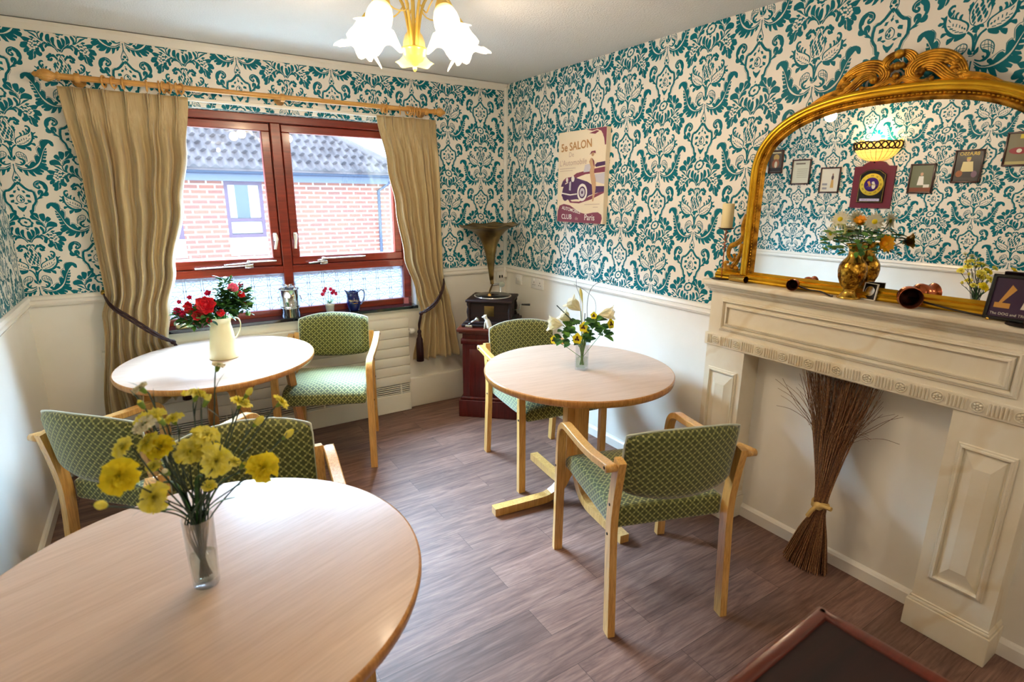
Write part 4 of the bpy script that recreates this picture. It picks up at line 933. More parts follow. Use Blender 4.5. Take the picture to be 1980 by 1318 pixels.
for k in range(5):
    a = az0 + k * 2 * PI / 5; Tk = RZ(a)
    P_ = catmull([(0.012, 0, .07), (.018, 0, .13), (.035, 0, .20), (.07, 0, .245), (.105, 0, .244), (.134, 0, .208), (.148, 0, .166)], 6)
    arm = MB().tube(P_, .0048, 8, T=Tk).build('arm', M['gilt'], t)
    # curl of wire below each arm
    cu = [(0.03 + .045 * (1 - math.cos(q)) , .012 * math.sin(q * 2), .20 - .040 * math.sin(q)) for q in [PI * j / 10 for j in range(11)]]
    MB().tube(cu, .0022, 6, T=Tk).build('scroll', M['gilt'], arm)
    Ts = Tk @ TR((.148, 0, .166)) @ RY(math.radians(-24))
    MB().lathe([(.008, .018), (.012, .014), (.020, .002), (.024, -.012), (.023, -.016), (.0001, -.016)], 18, Ts).build('lamp_holder', M['gilt'], arm)
    prof = [(.021, -.010), (.030, -.022), (.037, -.042), (.039, -.062), (.037, -.078), (.042, -.092), (.054, -.104), (.068, -.112)]
    lit = k != 0
    def fn(p, an, lit=lit):
        r = math.hypot(p[0], p[1]); kk = max(0, (r - .040) / .028); lob = .5 + .5 * math.cos(5 * an); s_ = 1 if lit else .25
        q = 1 + kk * (lob ** 2 * .42 - .12) * s_
        return (p[0] * q, p[1] * q, p[2] - kk * (.026 * lob ** 2 - .010) * s_)
    o = MB().lathe(prof, 48, fn=fn, caps=False).build('glass_shade', M['shade_lit' if lit else 'shade_off'], arm, solid=.002)
    o.matrix_local = Ts
    if lit:
        MB().ball((0, 0, -.055), .017, 12, sc=(1, 1, 1.5), T=Ts).build('bulb', mat('glowing_bulb', (255, 240, 200), emit=(255, 220, 160), es=12), arm)
        p_ = Ts @ Vector((0, 0, -.145))
        light('bulb_light', 'POINT', p_, 7.0, WARM, parent=arm, shadow_soft_size=.035)
    else: lab(o, 'unlit pale yellow glass shade')

# ------------------------------------------------------------------ fireplace surround
t = thing('fireplace_surround', 'cream marble fireplace surround with fielded panels and a rosette frieze', 'fireplace', (0, -2.66, 0)); O = Vector((0, -2.66, 0))
YL, YR = -2.055, -3.300
def fbox(mb, x0, x1, y0, y1, z0, z1, **k): return mb.box(((x0 + x1) / 2, (y0 + y1) / 2 - O.y, (z0 + z1) / 2), (abs(x1 - x0), abs(y1 - y0), abs(z1 - z0)), **k)
mb = MB(); fbox(mb, 0, -.120, YL, YR, .868, 1.150)
mb.build('lintel', M['marble'], t)
def panel(y0, y1, z0, z1, xf, raised, wd=.022):
    # moulded frame (picture-frame profile) on the face x = xf, y0 > y1
    mb = MB(); sec = [(0, 0), (0.003, .006), (.007, .006), (.010, .011), (.015, .012), (wd, -.004), (wd, 0)] if raised else [(0, 0), (.002, .005), (.006, .006), (.010, .002), (wd, -.010), (wd, -.012), (0, -.002)]
    cs = [(y0, z0, 1, 1), (y1, z0, -1, 1), (y1, z1, -1, -1), (y0, z1, 1, -1)]
    vs = []
    for (y, z, sy, sz) in cs:
        for a, h in sec: vs.append((xf - h - .0012, (y - a * sy) - O.y, z + a * sz))
    n = len(sec); fs = [(i * n + j, i * n + j + 1, ((i + 1) % 4) * n + j + 1, ((i + 1) % 4) * n + j) for i in range(4) for j in range(n - 1)]
    mb.add(vs, fs, 0, False); return mb
# long horizontal panel
mb = panel(-2.115, -3.222, .952, 1.108, -.120, True); mb.add(*[panel(-2.139, -3.198, .976, 1.084, -.120, True, .012).v, panel(-2.139, -3.198, .976, 1.084, -.120, True, .012).f]); mb.build('long_panel', M['marble'], t)
# frieze: flutes and rosettes
mb = MB(); fbox(mb, -.110, -.128, YL + .012, YR - .012, .872, .930, bev=.002, seg=1); fr = mb.build('frieze', M['marble'], t)
ros = []
def flute(yy): MB().box((-.1285, yy - O.y, .901), (.010, .0050, .042), bev=.0018, seg=1).build('flute', M['marble'], fr)
nros = 11
for q in range(nros):
    yc = YL - .052 - q * (abs(YR - YL) - .104) / (nros - 1); ros.append(yc)
for q in range(nros - 1):
    for j in range(6):
        yy = ros[q] - .024 - (ros[q] - ros[q + 1] - .048) * (j + .5) / 6
        flute(yy)
for j in range(3): flute(YL + .002 - j * .009 - .012); flute(YR + .010 + j * .009)
for yc in ros:
    mb = MB(); Tr = TR((-.1285, yc - O.y, .901)) @ RY(-PI / 2)
    mb.lathe([(.020, 0), (.020, .003), (.017, .004), (.016, .001), (.0001, .001)], 20, Tr, caps=False)
    for p_ in range(6): mb.ball((.0095 * math.cos(p_ * PI / 3), .0095 * math.sin(p_ * PI / 3), .002), .0055, 8, T=Tr, sc=(1, 1, 1.0))
    mb.ball((0, 0, .003), .0045, 8, T=Tr); mb.build('rosette', M['marble'], fr)
# shelf
mb = MB(); fbox(mb, 0, -.176, YL + .022, YR - .022, 1.168, 1.190, bev=.004, seg=2); fbox(mb, 0, -.160, YL + .012, YR - .012, 1.156, 1.168, bev=.002, seg=1); fbox(mb, 0, -.146, YL + .008, YR - .008, 1.142, 1.157, bev=.005, seg=2); fbox(mb, 0, -.130, YL + .003, YR - .003, 1.132, 1.143, bev=.002, seg=1)
mb.build('mantel_shelf', M['marble'], t)
for y0, y1, nm in ((YL, -2.262, 'pilaster'), (-3.070, YR, 'pilaster')):
    mb = MB(); fbox(mb, 0, -.120, y0, y1, .10, .868); pl_ = mb.build('pilaster', M['marble'], t)
    yc = (y0 + y1) / 2; hw = .080
    mb = panel(yc + hw, yc - hw, .225, .765, -.120, True, .020)
    # raised fielded centre
    a, b_ = hw - .036, .036; z0, z1 = .225 + b_, .765 - b_
    vs = [(-.119, yc + hw - .020 - O.y, .245), (-.119, yc - hw + .020 - O.y, .245), (-.119, yc - hw + .020 - O.y, .745), (-.119, yc + hw - .020 - O.y, .745)]
    vs += [(-.134, yc + .024 - O.y, .30), (-.134, yc - .024 - O.y, .30), (-.134, yc - .024 - O.y, .69), (-.134, yc + .024 - O.y, .69)]
    mb.add(vs, [(0, 1, 5, 4), (1, 2, 6, 5), (2, 3, 7, 6), (3, 0, 4, 7), (4, 5, 6, 7)]); mb.build('fielded_panel', M['marble'], pl_)
    mb = MB(); fbox(mb, 0, -.134, y0 + .012, y1 - .012, 0, .112, bev=.002, seg=1); fbox(mb, 0, -.129, y0 + .008, y1 - .008, .112, .124, bev=.004, seg=2); fbox(mb, 0, -.124, y0 + .004, y1 - .004, .124, .132, bev=.003, seg=1)
    mb.build('plinth', M['marble'], pl_)

# ------------------------------------------------------------------ mirror
MZ = 1.191; MYc = -2.690; TLT, YAW = -0.0075, -0.025
mt = thing('overmantel_mirror', 'gilt arched overmantel mirror with a carved scroll crest above the fireplace', 'mirror', (-0.062, MYc, MZ))
nv = Vector((-1, YAW, TLT)).normalized()
# local frame: X = towards the camera end of the wall (-Y), Y = up, Z = out of the wall
ux = Vector((0, -1, 0)); ux = (ux - nv * ux.dot(nv)).normalized(); uy = nv.cross(ux)
if uy.z < 0: uy = -uy
mt.matrix_world = Matrix.Translation((-0.062, MYc, MZ)) @ Matrix((ux, uy, ux.cross(uy))).transposed().to_4x4()
def arch(hw, top, sp, n=40, base=0.03):
    """outline: jambs up to the springing, then a flattened elliptical arch"""
    pts = [(-hw, base), (-hw, sp * .5), (-hw, sp * .8)]
    for k in range(n + 1):
        a = PI - PI * k / n; c = math.cos(a); s_ = math.sin(a)
        x = hw * math.copysign(abs(c) ** .80, c); y = sp + (top - sp) * (abs(s_) ** .86)
        pts.append((x, y))
    pts += [(hw, sp * .8), (hw, sp * .5), (hw, base)]
    return pts
HW, TOP, SP = 0.525, 0.765, 0.46
def frame_ring(hw0, top0, sp0, layers):
    """layers: list of (inset, height) from the outside in"""
    base = arch(hw0, top0, sp0); rings = []
    P = [Vector(p) for p in base]; n = len(P)
    nrm = []
    for i in range(n):
        tt = (P[min(i + 1, n - 1)] - P[max(i - 1, 0)]).normalized(); nrm.append(Vector((tt.y, -tt.x)))
    mb = MB(); m = len(layers); vs = []
    for i in range(n):
        for ins, h in layers: q = P[i] + nrm[i] * ins; vs.append((q.x, q.y, h))
    mb.add(vs, [(i * m + j, (i + 1) * m + j, (i + 1) * m + j + 1, i * m + j + 1) for i in range(n - 1) for j in range(m - 1)], 0, True)
    return mb, P, nrm
mb, P0, NR = frame_ring(HW, TOP, SP, [(0, -.055), (0, .000), (.003, .012), (.010, .020), (.018, .023), (.024, .020), (.026, .016), (.029, .020), (.034, .020), (.037, .012)])
mb.build('outer_frame', M['gold'], mt)
mb, _, _ = frame_ring(HW, TOP, SP, [(.037, .012), (.038, .004), (.048, .002), (.050, .008), (.054, .008), (.060, .000), (.066, -.006)])
inner = mb.build('inner_frame', M['gold_dark'], mt)
# beading
acc = 0; mb = MB(); last = None
for i in range(len(P0) - 1):
    a = P0[i] + NR[i] * .043; b_ = P0[i + 1] + NR[i + 1] * .043; d = (b_ - a).length; s_ = 0
    while acc + (d - s_) >= .0135:
        s_ += .0135 - acc; acc = 0; q = a + (b_ - a) * (s_ / d); tt = (b_ - a).normalized()
        if q.y > .05: mb.ball((0, 0, 0), .0040, 6, T=TR((q.x, q.y, .006)) @ RZ(math.atan2(tt.y, tt.x)), sc=(1.35, .9, .8))
    acc += d - s_
mb.build('beading', M['gold'], inner)
G = arch(HW - .064, TOP - .064, SP, 40, 0.04)
MB().flat(G, -.003).build('mirror_glass', M['mirror'], mt)
MB().prism(arch(HW - .004, TOP - .004, SP, 40, 0.0), -.055, -.045).build('backing', M['mahog_dark'], mt)
# base rail
mb = MB(); L_ = HW + .12
prof = [(-.050, 0), (.020, 0), (.024, .006), (.020, .012), (.024, .020), (.016, .028), (.010, .030), (.012, .036), (-.002, .046), (-.050, .046)]
mb.add([(x, y, z) for x in (-L_, L_) for z, y in prof], [(j, (j + 1) % 10, (j + 1) % 10 + 10, j + 10) for j in range(10)] + [tuple(range(10)), tuple(range(10, 20))])
mb.build('base_rail', M['gold'], mt)
# carved scrolls: acanthus ribbons
def scroll(mb, pts, w0, h=.02, z0=.0, tip=.25, ribs=2):
    C_ = catmull([(p[0], p[1], 0) for p in pts], 7); n = len(C_)
    scl = [(tip + (1 - tip) * math.sin(PI * min(1, (i + 2) / n) * .85 + .25)) for i in range(n)]
    for r_ in range(-ribs, ribs + 1):
        off = r_ * w0 / (ribs + .5) * .5
        q = []
        for i, p in enumerate(C_):
            tt = (C_[min(i + 1, n - 1)] - C_[max(i - 1, 0)]).normalized(); nn = Vector((-tt.y, tt.x, 0))
            q.append(p + nn * off * scl[i] + Vector((0, 0, z0 + h * (1 - .25 * abs(r_)) * .5 * scl[i])))
        mb.tube(q, w0 / (ribs * 2 + 1) * .75, 6, scl=scl)
    e = C_[-1]; mb.ball((e.x, e.y, z0 + h * .7), w0 * .36, 10)
cr = []
y0 = TOP - .005
sets = [
 ([(-.36, y0 - .075), (-.30, y0 - .040), (-.25, y0 - .012), (-.20, y0 + .004), (-.165, y0 + .03), (-.175, y0 + .045)], .020),
 ([(-.20, y0 - .010), (-.185, y0 + .030), (-.150, y0 + .062), (-.105, y0 + .075), (-.060, y0 + .066), (-.040, y0 + .038), (-.056, y0 + .018), (-.072, y0 + .026)], .040),
 ([(-.185, y0 - .010), (-.150, y0 + .010), (-.115, y0 + .040), (-.085, y0 + .045), (-.075, y0 + .030)], .034),
 ([(-.003, y0 + .105), (-.030, y0 + .092), (-.046, y0 + .070), (-.030, y0 + .052), (-.014, y0 + .060)], .030),
 ([(.0, y0 + .004), (-.020, y0 + .018), (-.050, y0 + .006), (-.075, y0 - .002), (-.11, y0 + .004)], .022)]
for pts, w_ in sets:
    for sg in (1, -1):
        mb = MB(); scroll(mb, [(x * sg + .0, y) for x, y in pts], w_); cr.append(mb)
mbc = MB()
for q in cr: mbc.add(q.v, q.f, 0, True)
mbc.ball((0, y0 + .098, .012), .016, 12); mbc.ball((0, y0 + .060, .014), .014, 12); mbc.ball((0, y0 + .028, .014), .012, 12)
for sg in (1, -1):
    for k in range(5):
        a = .5 + k * .35; mbc.ball((sg * (.130 + .020 * k), y0 + .070 - .020 * k, .006), .012, 8, sc=(1.5, .8, .6), T=None)
mbc.build('crest', M['gold_dark'], mt)
for sg in (-1, 1):
    mb = MB(); x0 = HW
    scroll(mb, [(sg * (x0 + .002), .30), (sg * (x0 + .012), .25), (sg * (x0 + .006), .20), (sg * (x0 + .03), .17), (sg * (x0 + .065), .15), (sg * (x0 + .07), .11), (sg * (x0 + .045), .09), (sg * (x0 + .035), .115)], .022, .018)
    scroll(mb, [(sg * (x0 + .01), .17), (sg * (x0 + .015), .11), (sg * (x0 + .04), .065), (sg * (x0 + .075), .052), (sg * (x0 + .085), .075), (sg * (x0 + .065), .08)], .022, .018)
    mb.ball((sg * (x0 + .02), .055, .012), .012, 10); mb.ball((sg * (x0 + .04), .06, .012), .010, 10)
    mb.build('side_scroll', M['gold_dark'], mt)

# added fill lamp behind the camera, shaped as a ceiling fitting, for front light
t = thing('added_fill_light', 'added round opal glass fill lamp, unseen behind the viewpoint', 'added fill lamp', (-1.45, -4.75, CH))
MB().lathe([(.0001, 0), (.07, 0), (.075, -.015), (.06, -.022), (.0001, -.022)], 28).build('base', M['gloss'], t)
MB().lathe([(.06, -.02), (.12, -.045), (.14, -.08), (.12, -.115), (.06, -.14), (.0001, -.145)], 36, caps=False).build('glass_shade', mat('opal_glass', (255, 250, 240), rough=.3, emit=(255, 226, 180), es=.8), t)
light('added_fill_bulb', 'POINT', (0, 0, -.22), 18, (1, .88, .74), parent=t, shadow_soft_size=.02)
# ------------------------------------------------------------------ gramophone corner
GU = Vector((.754, -.657, 0)); GV = Vector((.657, .754, 0))
gc = Vector((-.640, -.370, 0)) + GU * .22 + GV * .22
GR = math.atan2(GU.y, GU.x)
t = thing('gramophone_cabinet', 'mahogany pedestal cabinet in the corner carrying the gramophone', 'cabinet', gc, GR)
MB().box((0, 0, .65), (.44, .44, .026), bev=.007, seg=3).box((0, 0, .631), (.415, .415, .014), bev=.004, seg=2).build('top', M['mahog_lip'], t)
mb = MB().box((0, 0, .355), (.37, .37, .545)); mb.build('body', M['mahog'], t)
mb = MB().box((0, 0, .565), (.392, .392, .040), bev=.004, seg=2)
mb.build('frieze', M['mahog'], t)
MB().box((0, -.187, .33), (.27, .012, .36), bev=.005, seg=2).build('door', M['mahog'], t)
mb = MB().box((0, 0, .065), (.425, .425, .13), bev=.004, seg=1); mb.box((0, 0, .140), (.40, .40, .024), bev=.008, seg=2); mb.build('plinth', M['mahog'], t)
MB().box((.045, -.1945, .33), (.045, .002, .075)).build('label', mat('badge', (120, 60, 50), rough=.4), t)
t = thing('gramophone', 'horn gramophone with aged brass flower horn on the corner cabinet', 'gramophone', gc + Vector((0.014, 0.022, .663)), GR)
mb = MB().box((0, 0, .010), (.385, .385, .020), bev=.005, seg=2); mb.box((0, 0, .028), (.35, .35, .018), bev=.006, seg=2); mb.build('base', M['mahog_dark'], t)
MB().box((0, 0, .105), (.285, .285, .14)).build('box', M['mahog_dark'], t)
MB().box((0, 0, .182), (.335, .335, .018), bev=.005, seg=2).build('lid', M['mahog_dark'], t)
for x in (-.148, .148):
    for y in (-.148, .148): MB().lathe([(.012, 0), (.014, .01), (.008, .02), (.012, .045), (.015, .065), (.011, .09), (.007, .10), (.013, .115), (.013, .135)], 14, TR((x, y, .038))).build('corner_column', M['mahog_dark'], t)
MB().box((0.0, -.145, .11), (.07, .006, .075), bev=.003).build('crest_badge', M['brass_old'], t)
mb = MB().lathe([(.132, 0), (.136, .004), (.136, .010), (.130, .012), (.0001, .012)], 48, TR((0, 0, .191))); pt = mb.build('turntable', M['chrome'], t)
MB().lathe([(.128, .012), (.128, .0145), (.045, .0150)], 48, TR((0, 0, .191))).build('record', M['black'], pt)
MB().lathe([(.045, .0151), (.006, .0152), (.004, .022), (.0001, .022)], 24, TR((0, 0, .191)), caps=False).build('record_label', M['rope'], pt)
mb = MB().tube([(.14, 0, .10), (.195, 0, .10), (.20, 0, .105), (.202, 0, .135), (.215, 0, .14)], .0038, 8); cr_ = mb.build('crank', M['chrome'], t)
MB().tube([(.212, 0, .14), (.275, 0, .141)], .0075, 10, scl=[.8, 1.1]).build('handle', M['black'], cr_)
# back bracket, elbow, horn
mb = MB().tube([(.03, .15, .19), (.03, .165, .22), (.03, .16, .26)], .010, 10); mb.lathe([(.022, -.012), (.022, .012)], 18, TR((.045, .145, .262)) @ RX(PI / 2)); mb.tube(catmull([(.03, .155, .262), (.0, .12, .262), (-.02, .09, .262)], 5), .009, 10)
mb.build('elbow', M['chrome'], t)
mb = MB().tube(catmull([(-.02, .09, .262), (-.02, .03, .245), (-.02, -.02, .225), (-.015, -.05, .215)], 5), .007, 10); mb.lathe([(.010, -.006), (.015, -.003), (.015, .003), (.010, .006)], 20, TR((-.012, -.062, .212)) @ RX(1.2)); mb.build('tone_arm', M['brass_old'], t)
HA = Vector((-.02, .09, .27))
MB().tube([HA, HA + Vector((-.005, .0, .035))], .013, 12).build('horn_collar', M['brass_old'], t)
hp = [(.014, 0), (.018, .05), (.026, .12), (.036, .19), (.052, .255), (.080, .315), (.120, .355), (.165, .378), (.205, .388), (.218, .392), (.219, .396)]
def hf(p, a):
    r = math.hypot(p[0], p[1]); k = max(0, (r - .05) / .17); q = 1 - .05 * k * abs(math.sin(4 * a)) ** .7
    return (p[0] * q, p[1] * q, p[2] + .012 * k * k * (1 - abs(math.sin(4 * a))))
MB().lathe(hp, 64, TR(HA + Vector((-.005, 0, .03))) @ RX(math.radians(2)) @ RY(math.radians(-2)), fn=hf, caps=False).build('horn', M['brass_old'], t, solid=.002)
# figurines on the front of the cabinet
fp = gc + Vector((0, 0, .663)) - GV * .185 + GU * (-.035)
t = thing('horn_ornament', 'small silver horn player ornament on the cabinet top beside the white dog', 'ornament', fp + GU * -.100, GR)
MB().box((0, 0, .012), (.05, .03, .024), bev=.003).build('box', M['steel'], t)
MB().lathe([(.004, 0), (.006, .03), (.012, .06), (.022, .08)], 20, TR((-.005, 0, .03)) @ RY(math.radians(62)), caps=False).build('horn', M['steel'], t, solid=.001)
t = thing('dog_figurine', 'white china dog figurine sitting on the cabinet top', 'figurine', fp + GU * .030, GR)
bm_pts = [((.012, 0, .020), .020), ((.006, 0, .045), .017), ((-.006, 0, .066), .012), ((-.014, 0, .080), .013)]
mb = MB()
body = catmull([p for p, r in bm_pts], 5); n = len(body)
mb.tube([body[0] - Vector((0, 0, .014))] + body, .018, 14, scl=[.75] + [lerp_tab([(0, 1.15), (.4, 1.0), (.75, .66), (1, .74)], i / (n - 1)) for i in range(n)])
mb.ball((-.016, 0, .086), .0135, 12); mb.ball((-.030, 0, .082), .0075, 10, sc=(1.3, .85, .8)); mb.ball((-.036, 0, .083), .003, 6)
for sy in (-1, 1):
    mb.tube([(-.012, sy * .009, .050), (-.018, sy * .009, .025), (-.018, sy * .009, .003), (-.025, sy * .009, .003)], .0055, 8, scl=[1.1, .9, .8, .8])
    mb.ball((.012, sy * .014, .013), .013, 10, sc=(1.3, .7, .95)); mb.ball((-.010, sy * .012, .092), .006, 8, sc=(.8, .5, 1.3))
mb.tube([(.028, 0, .008), (.040, .004, .006)], .003, 6); mb.build('body', M['white'], t)

# ------------------------------------------------------------------ switches and sockets
def plate(nm, lb, cat, loc, rz, w_, h_, kind):
    t = thing(nm, lb, cat, loc, rz)
    MB().box((0, -.006, 0), (w_, .012, h_), bev=.003, seg=2).build('plate', M['white'], t)
    if kind == 'sw':
        for k in range(2): MB().box((0 + (k - .5) * .022, -.0135, 0), (.012, .005, .022), bev=.002, seg=1).build('switch', M['dark'] if lb.startswith('white double') else M['white'], t)
    else:
        for c in (-.036, .036):
            mb = MB()
            MB().box((c, -.0125, .004), (.004, .002, .009)).build('pin_slot', M['dark'], t)
            for dx in (-.011, .011): MB().box((c + dx, -.0125, -.014), (.008, .002, .004)).build('pin_slot', M['dark'], t)
            MB().box((c + .0, -.0145, .026), (.010, .006, .016), bev=.002, seg=1).build('switch', M['white'], t)
plate('light_switch', 'white double switch plate in the corner behind the horn', 'switch', (-.052, 0, .945), 0, .075, .075, 'sw')
plate('light_switch', 'white single wall plate left of the double socket', 'switch', (0, -.205, .945), -PI / 2, .080, .080, 'sw')
plate('double_socket', 'white double socket on the wall right of the gramophone', 'socket', (0, -.452, .945), -PI / 2, .150, .085, 'so')

# ------------------------------------------------------------------ window sill ornaments
SZ = 0.788
t = thing('cutlery_bucket', 'polished steel wine bucket full of cutlery on the sill', 'bucket', (-1.648, .022, SZ))
MB().lathe([(.056, 0), (.058, .003), (.058, .055), (.061, .058), (.061, .064), (.059, .067), (.061, .070), (.061, .076), (.059, .079), (.061, .135), (.063, .178), (.065, .180), (.065, .184), (.062, .184), (.060, .178), (.056, .01), (.0001, .008)], 40).build('bucket', M['steel'], t)
for s_ in (-1, 1):
    hb = MB().tube([(s_ * .061, 0, .135), (s_ * .068, 0, .135)], .006, 8); hb.tube([(s_ * .070, .013 * math.cos(a), .122 + .013 * math.sin(a)) for a in [2 * PI * k / 16 for k in range(16)]], .0024, 6, closed=True); hb.build('ring_handle', M['chrome'], t)
for k in range(9):
    a = R.uniform(0, 6.28); r_ = R.uniform(.008, .034); tip = Vector((r_ * math.cos(a) * 1.25, r_ * math.sin(a), R.uniform(.19, .225))); bt = Vector((-r_ * .5 * math.cos(a), -r_ * .5 * math.sin(a), .02))
    loc = Vector((-1.648, .022, SZ))
    mb = MB(); d = (tip - bt).normalized(); mb.tube([bt, tip - d * .045], .0022, 6)
    if k % 2: mb.ball((0, 0, 0), .011, 8, T=TR(tip - d * .025) @ orient(d), sc=(1, .3, 1.8))
    else: mb.box((0, 0, 0), (.014, .002, .045), T=TR(tip - d * .022) @ orient(d), bev=.0008, seg=1)
    o = mb.build('spoon' if k % 2 else 'fork', M['chrome']); o.location = loc
    tag(o, 'steel spoon standing upright in the steel bucket' if k % 2 else 'steel fork standing upright in the steel bucket', 'cutlery', 'spoons in the bucket' if k % 2 else 'forks in the bucket')
t = thing('potted_orchid', 'tiny pink flowered plant in a white pot on the sill', 'plant', (-1.394, .025, SZ))
MB().lathe([(.022, 0), (.024, .004), (.030, .05), (.034, .052), (.034, .064), (.030, .066), (.028, .058), (.0001, .056)], 24).build('pot', M['white'], t)
def leaf_shape(mb, L_, w_, curl=.2, T=None, mi=0, n=5, fold=.15):
    vs = []; 
    for i in range(n + 1):
        u = i / n; ww = w_ * math.sin(PI * min(1, (u * .92 + .06))) ** .8; z = -curl * L_ * u * u
        vs += [(-ww / 2, u * L_, z + fold * ww), (0, u * L_, z), (ww / 2, u * L_, z + fold * ww)]
    fs = []
    for i in range(n): a = i * 3; fs += [(a, a + 1, a + 4, a + 3), (a + 1, a + 2, a + 5, a + 4)]
    return mb.add(vs, fs, mi, True, T)
mb = MB(); mb.tube(catmull([(0, 0, .05), (-.006, 0, .10), (-.002, 0, .15)], 5), .0016, 6); mb.tube(catmull([(0, 0, .05), (.010, 0, .09), (.012, 0, .14)], 5), .0016, 6); mb.build('stem', M['leaf'], t)
mb = MB()
for a, l in ((0.4, .05), (1.9, .045), (3.6, .05), (5.2, .06), (4.4, .04)): leaf_shape(mb, l, .016, .3, TR((0, 0, .06)) @ RZ(a) @ RX(math.radians(45)))
mb.build('leaves', M['leaf'], t)
def blossom(mb, c, r, d, n=5, mi=0, mc=None, wid=1.0, cup=.25):
    T = TR(c) @ orient(d)
    for k in range(n): leaf_shape(mb, r, r * wid, -cup, T @ RZ(2 * PI * k / n), mi, 4, .1)
for c, r in (((-.030, 0, .150), .015), ((-.042, 0, .128), .015), ((-.020, .0, .165), .012), ((.012, 0, .158), .015), ((.030, 0, .142), .016), ((.044, 0, .125), .015), ((.020, 0, .130), .013)):
    mb = MB(); blossom(mb, c, r, (c[0] * 6 + .1, -1, .2), 5, wid=.95); mb.ball((c[0], c[1] - .003, c[2]), .003, 6); mb.tube([(.0 if c[0] < 0 else .012, 0, .135), c], .001, 5); mb.build('blossom', M['magenta'], t)
t = thing('blue_jug', 'cobalt blue pottery water jug with gold lettering on the sill', 'jug', (-1.232, .022, SZ), math.radians(0))
def jf(p, a):
    k = max(0, (p[2] - .085) / .045); sp = max(0, -math.cos(a)) ** 6; 
    return (p[0] - sp * k * .022, p[1], p[2] + k * (.020 * sp + .012 * max(0, math.cos(a)) ** 2))
MB().lathe([(.0001, .002), (.034, 0), (.036, .004), (.044, .03), (.047, .055), (.043, .08), (.037, .100), (.036, .115), (.040, .128), (.038, .129), (.034, .115), (.035, .100), (.0001, .06)], 40, fn=jf, caps=False).build('body', M['blue'], t)
MB().tube(catmull([(.037, 0, .125), (.060, 0, .138), (.078, 0, .120), (.076, 0, .085), (.058, 0, .045), (.043, 0, .035)], 6), .0045, 10).build('handle', mat('pale_blue_glaze', (120, 140, 190), rough=.2), t)
mb = MB()
for i, chh in enumerate('MARTELL'):
    a = -PI / 2 - .15 + (i - 3) * .22; T_ = TR((.0485 * math.cos(a), .0485 * math.sin(a), .066)) @ RZ(a + PI / 2) @ RX(PI / 2); text_mesh(chh, .018, T_, mb, 0)
lt = mb.build('lettering', mat('gold_lettering', (240, 214, 150), rough=.4), t)
MB().box((-.0, -.0485, .055), (.03, .001, .003)).build('scroll_mark', M['gold'], t)
t = thing('picture_block', 'small clear glass picture block at the right end of the sill', 'ornament', (-.842, .018, SZ), math.radians(-20))
MB().box((0, 0, .032), (.055, .018, .062), bev=.006, seg=2).build('glass', M['vase_glass'], t); MB().box((-.004, -.002, .032), (.034, .002, .045)).build('picture', mat('pink_picture', (206, 120, 130)), t)
t = thing('tealight', 'round cream candle on the sill behind the red flowers', 'candle', (-2.262, .02, SZ))
MB().lathe([(.033, 0), (.038, .003), (.038, .018), (.034, .024), (.0001, .022)], 28).build('wax', M['candle'], t); MB().tube([(0, 0, .022), (.001, 0, .03)], .001, 5).build('wick', M['dark'], t)

# ------------------------------------------------------------------ cream enamel jug with camellias on the window table
TZ = 0.7205
JP = Vector((-2.105, -.535, TZ))
t = thing('enamel_jug', 'tall cream enamel jug on the window table', 'jug', JP, math.radians(-8))
MB().lathe([(.0001, .004), (.072, 0), (.075, .004), (.066, .06), (.054, .15), (.049, .176), (.050, .180), (.048, .185), (.053, .214), (.056, .217), (.053, .217), (.046, .185), (.0001, .12)], 44, caps=False).build('body', M['cream'], t)
MB().sweep(catmull([(.052, 0, .208), (.082, 0, .205), (.094, 0, .18), (.088, 0, .14), (.068, 0, .105), (.060, 0, .10)], 6), [(-.009, -.0025), (.009, -.0025), (.009, .0025), (-.009, .0025)], up=(1, 0, 0)).build('handle', M['cream'], t)
CAMF = [[-2.167,-0.621,1.022,0.0413,0],[-2.207,-0.618,0.972,0.0243,0],[-2.24,-0.555,1.014,0.0198,0],[-2.239,-0.575,0.997,0.0197,0],[-2.29,-0.551,0.992,0.0189,1],[-2.27,-0.573,0.98,0.0177,1],[-2.031,-0.581,1.091,0.0252,2],[-2.142,-0.492,1.06,0.0164,1],[-2.227,-0.526,1.051,0.0112,1],[-2.275,-0.522,1.032,0.0103,1],[-1.986,-0.514,1.097,0.0133,1],[-1.968,-0.545,1.068,0.0108,0],[-1.997,-0.593,1.055,0.0171,0],[-1.987,-0.574,1.001,0.0116,0],[-2.105,-0.635,0.978,0.0179,0],[-2.16,-0.611,0.941,0.0135,0],[-2.08,-0.537,1.076,0.0073,1],[-2.256,-0.554,0.949,0.0087,1]]
def ruffled(mb, c, r, d, layers=4, n=8, seed=0, mi=0, wid=1.05):
    rr = random.Random(seed); T = TR(c) @ orient(d)
    for l in range(layers):
        k = 1 - l / layers * .75; tilt = math.radians(5 + 62 * l / layers)
        nn = max(4, int(n - l))
        for q in range(nn):
            a = 2 * PI * (q + .5 * (l % 2)) / nn + rr.uniform(-.15, .15)
            leaf_shape(mb, r * k * rr.uniform(.88, 1.05), r * wid * k * .95, rr.uniform(-.25, .1), T @ RZ(a) @ RX(tilt) @ TR((0, r * .04, 0)), mi, 4, rr.uniform(-.05, .3))
    mb.ball((0, 0, r * .18), r * .28, 8, mi, T, sc=(1, 1, .7))
CB = thing('camellia_branch', 'leafy sprays of red and pink camellias in the cream jug', 'flowers', JP + Vector((0, 0, .10)))
b0 = JP + Vector((0, 0, .10)); cols = [M['red'], M['magenta'], M['pink']]
view = (CAMP - JP).normalized()
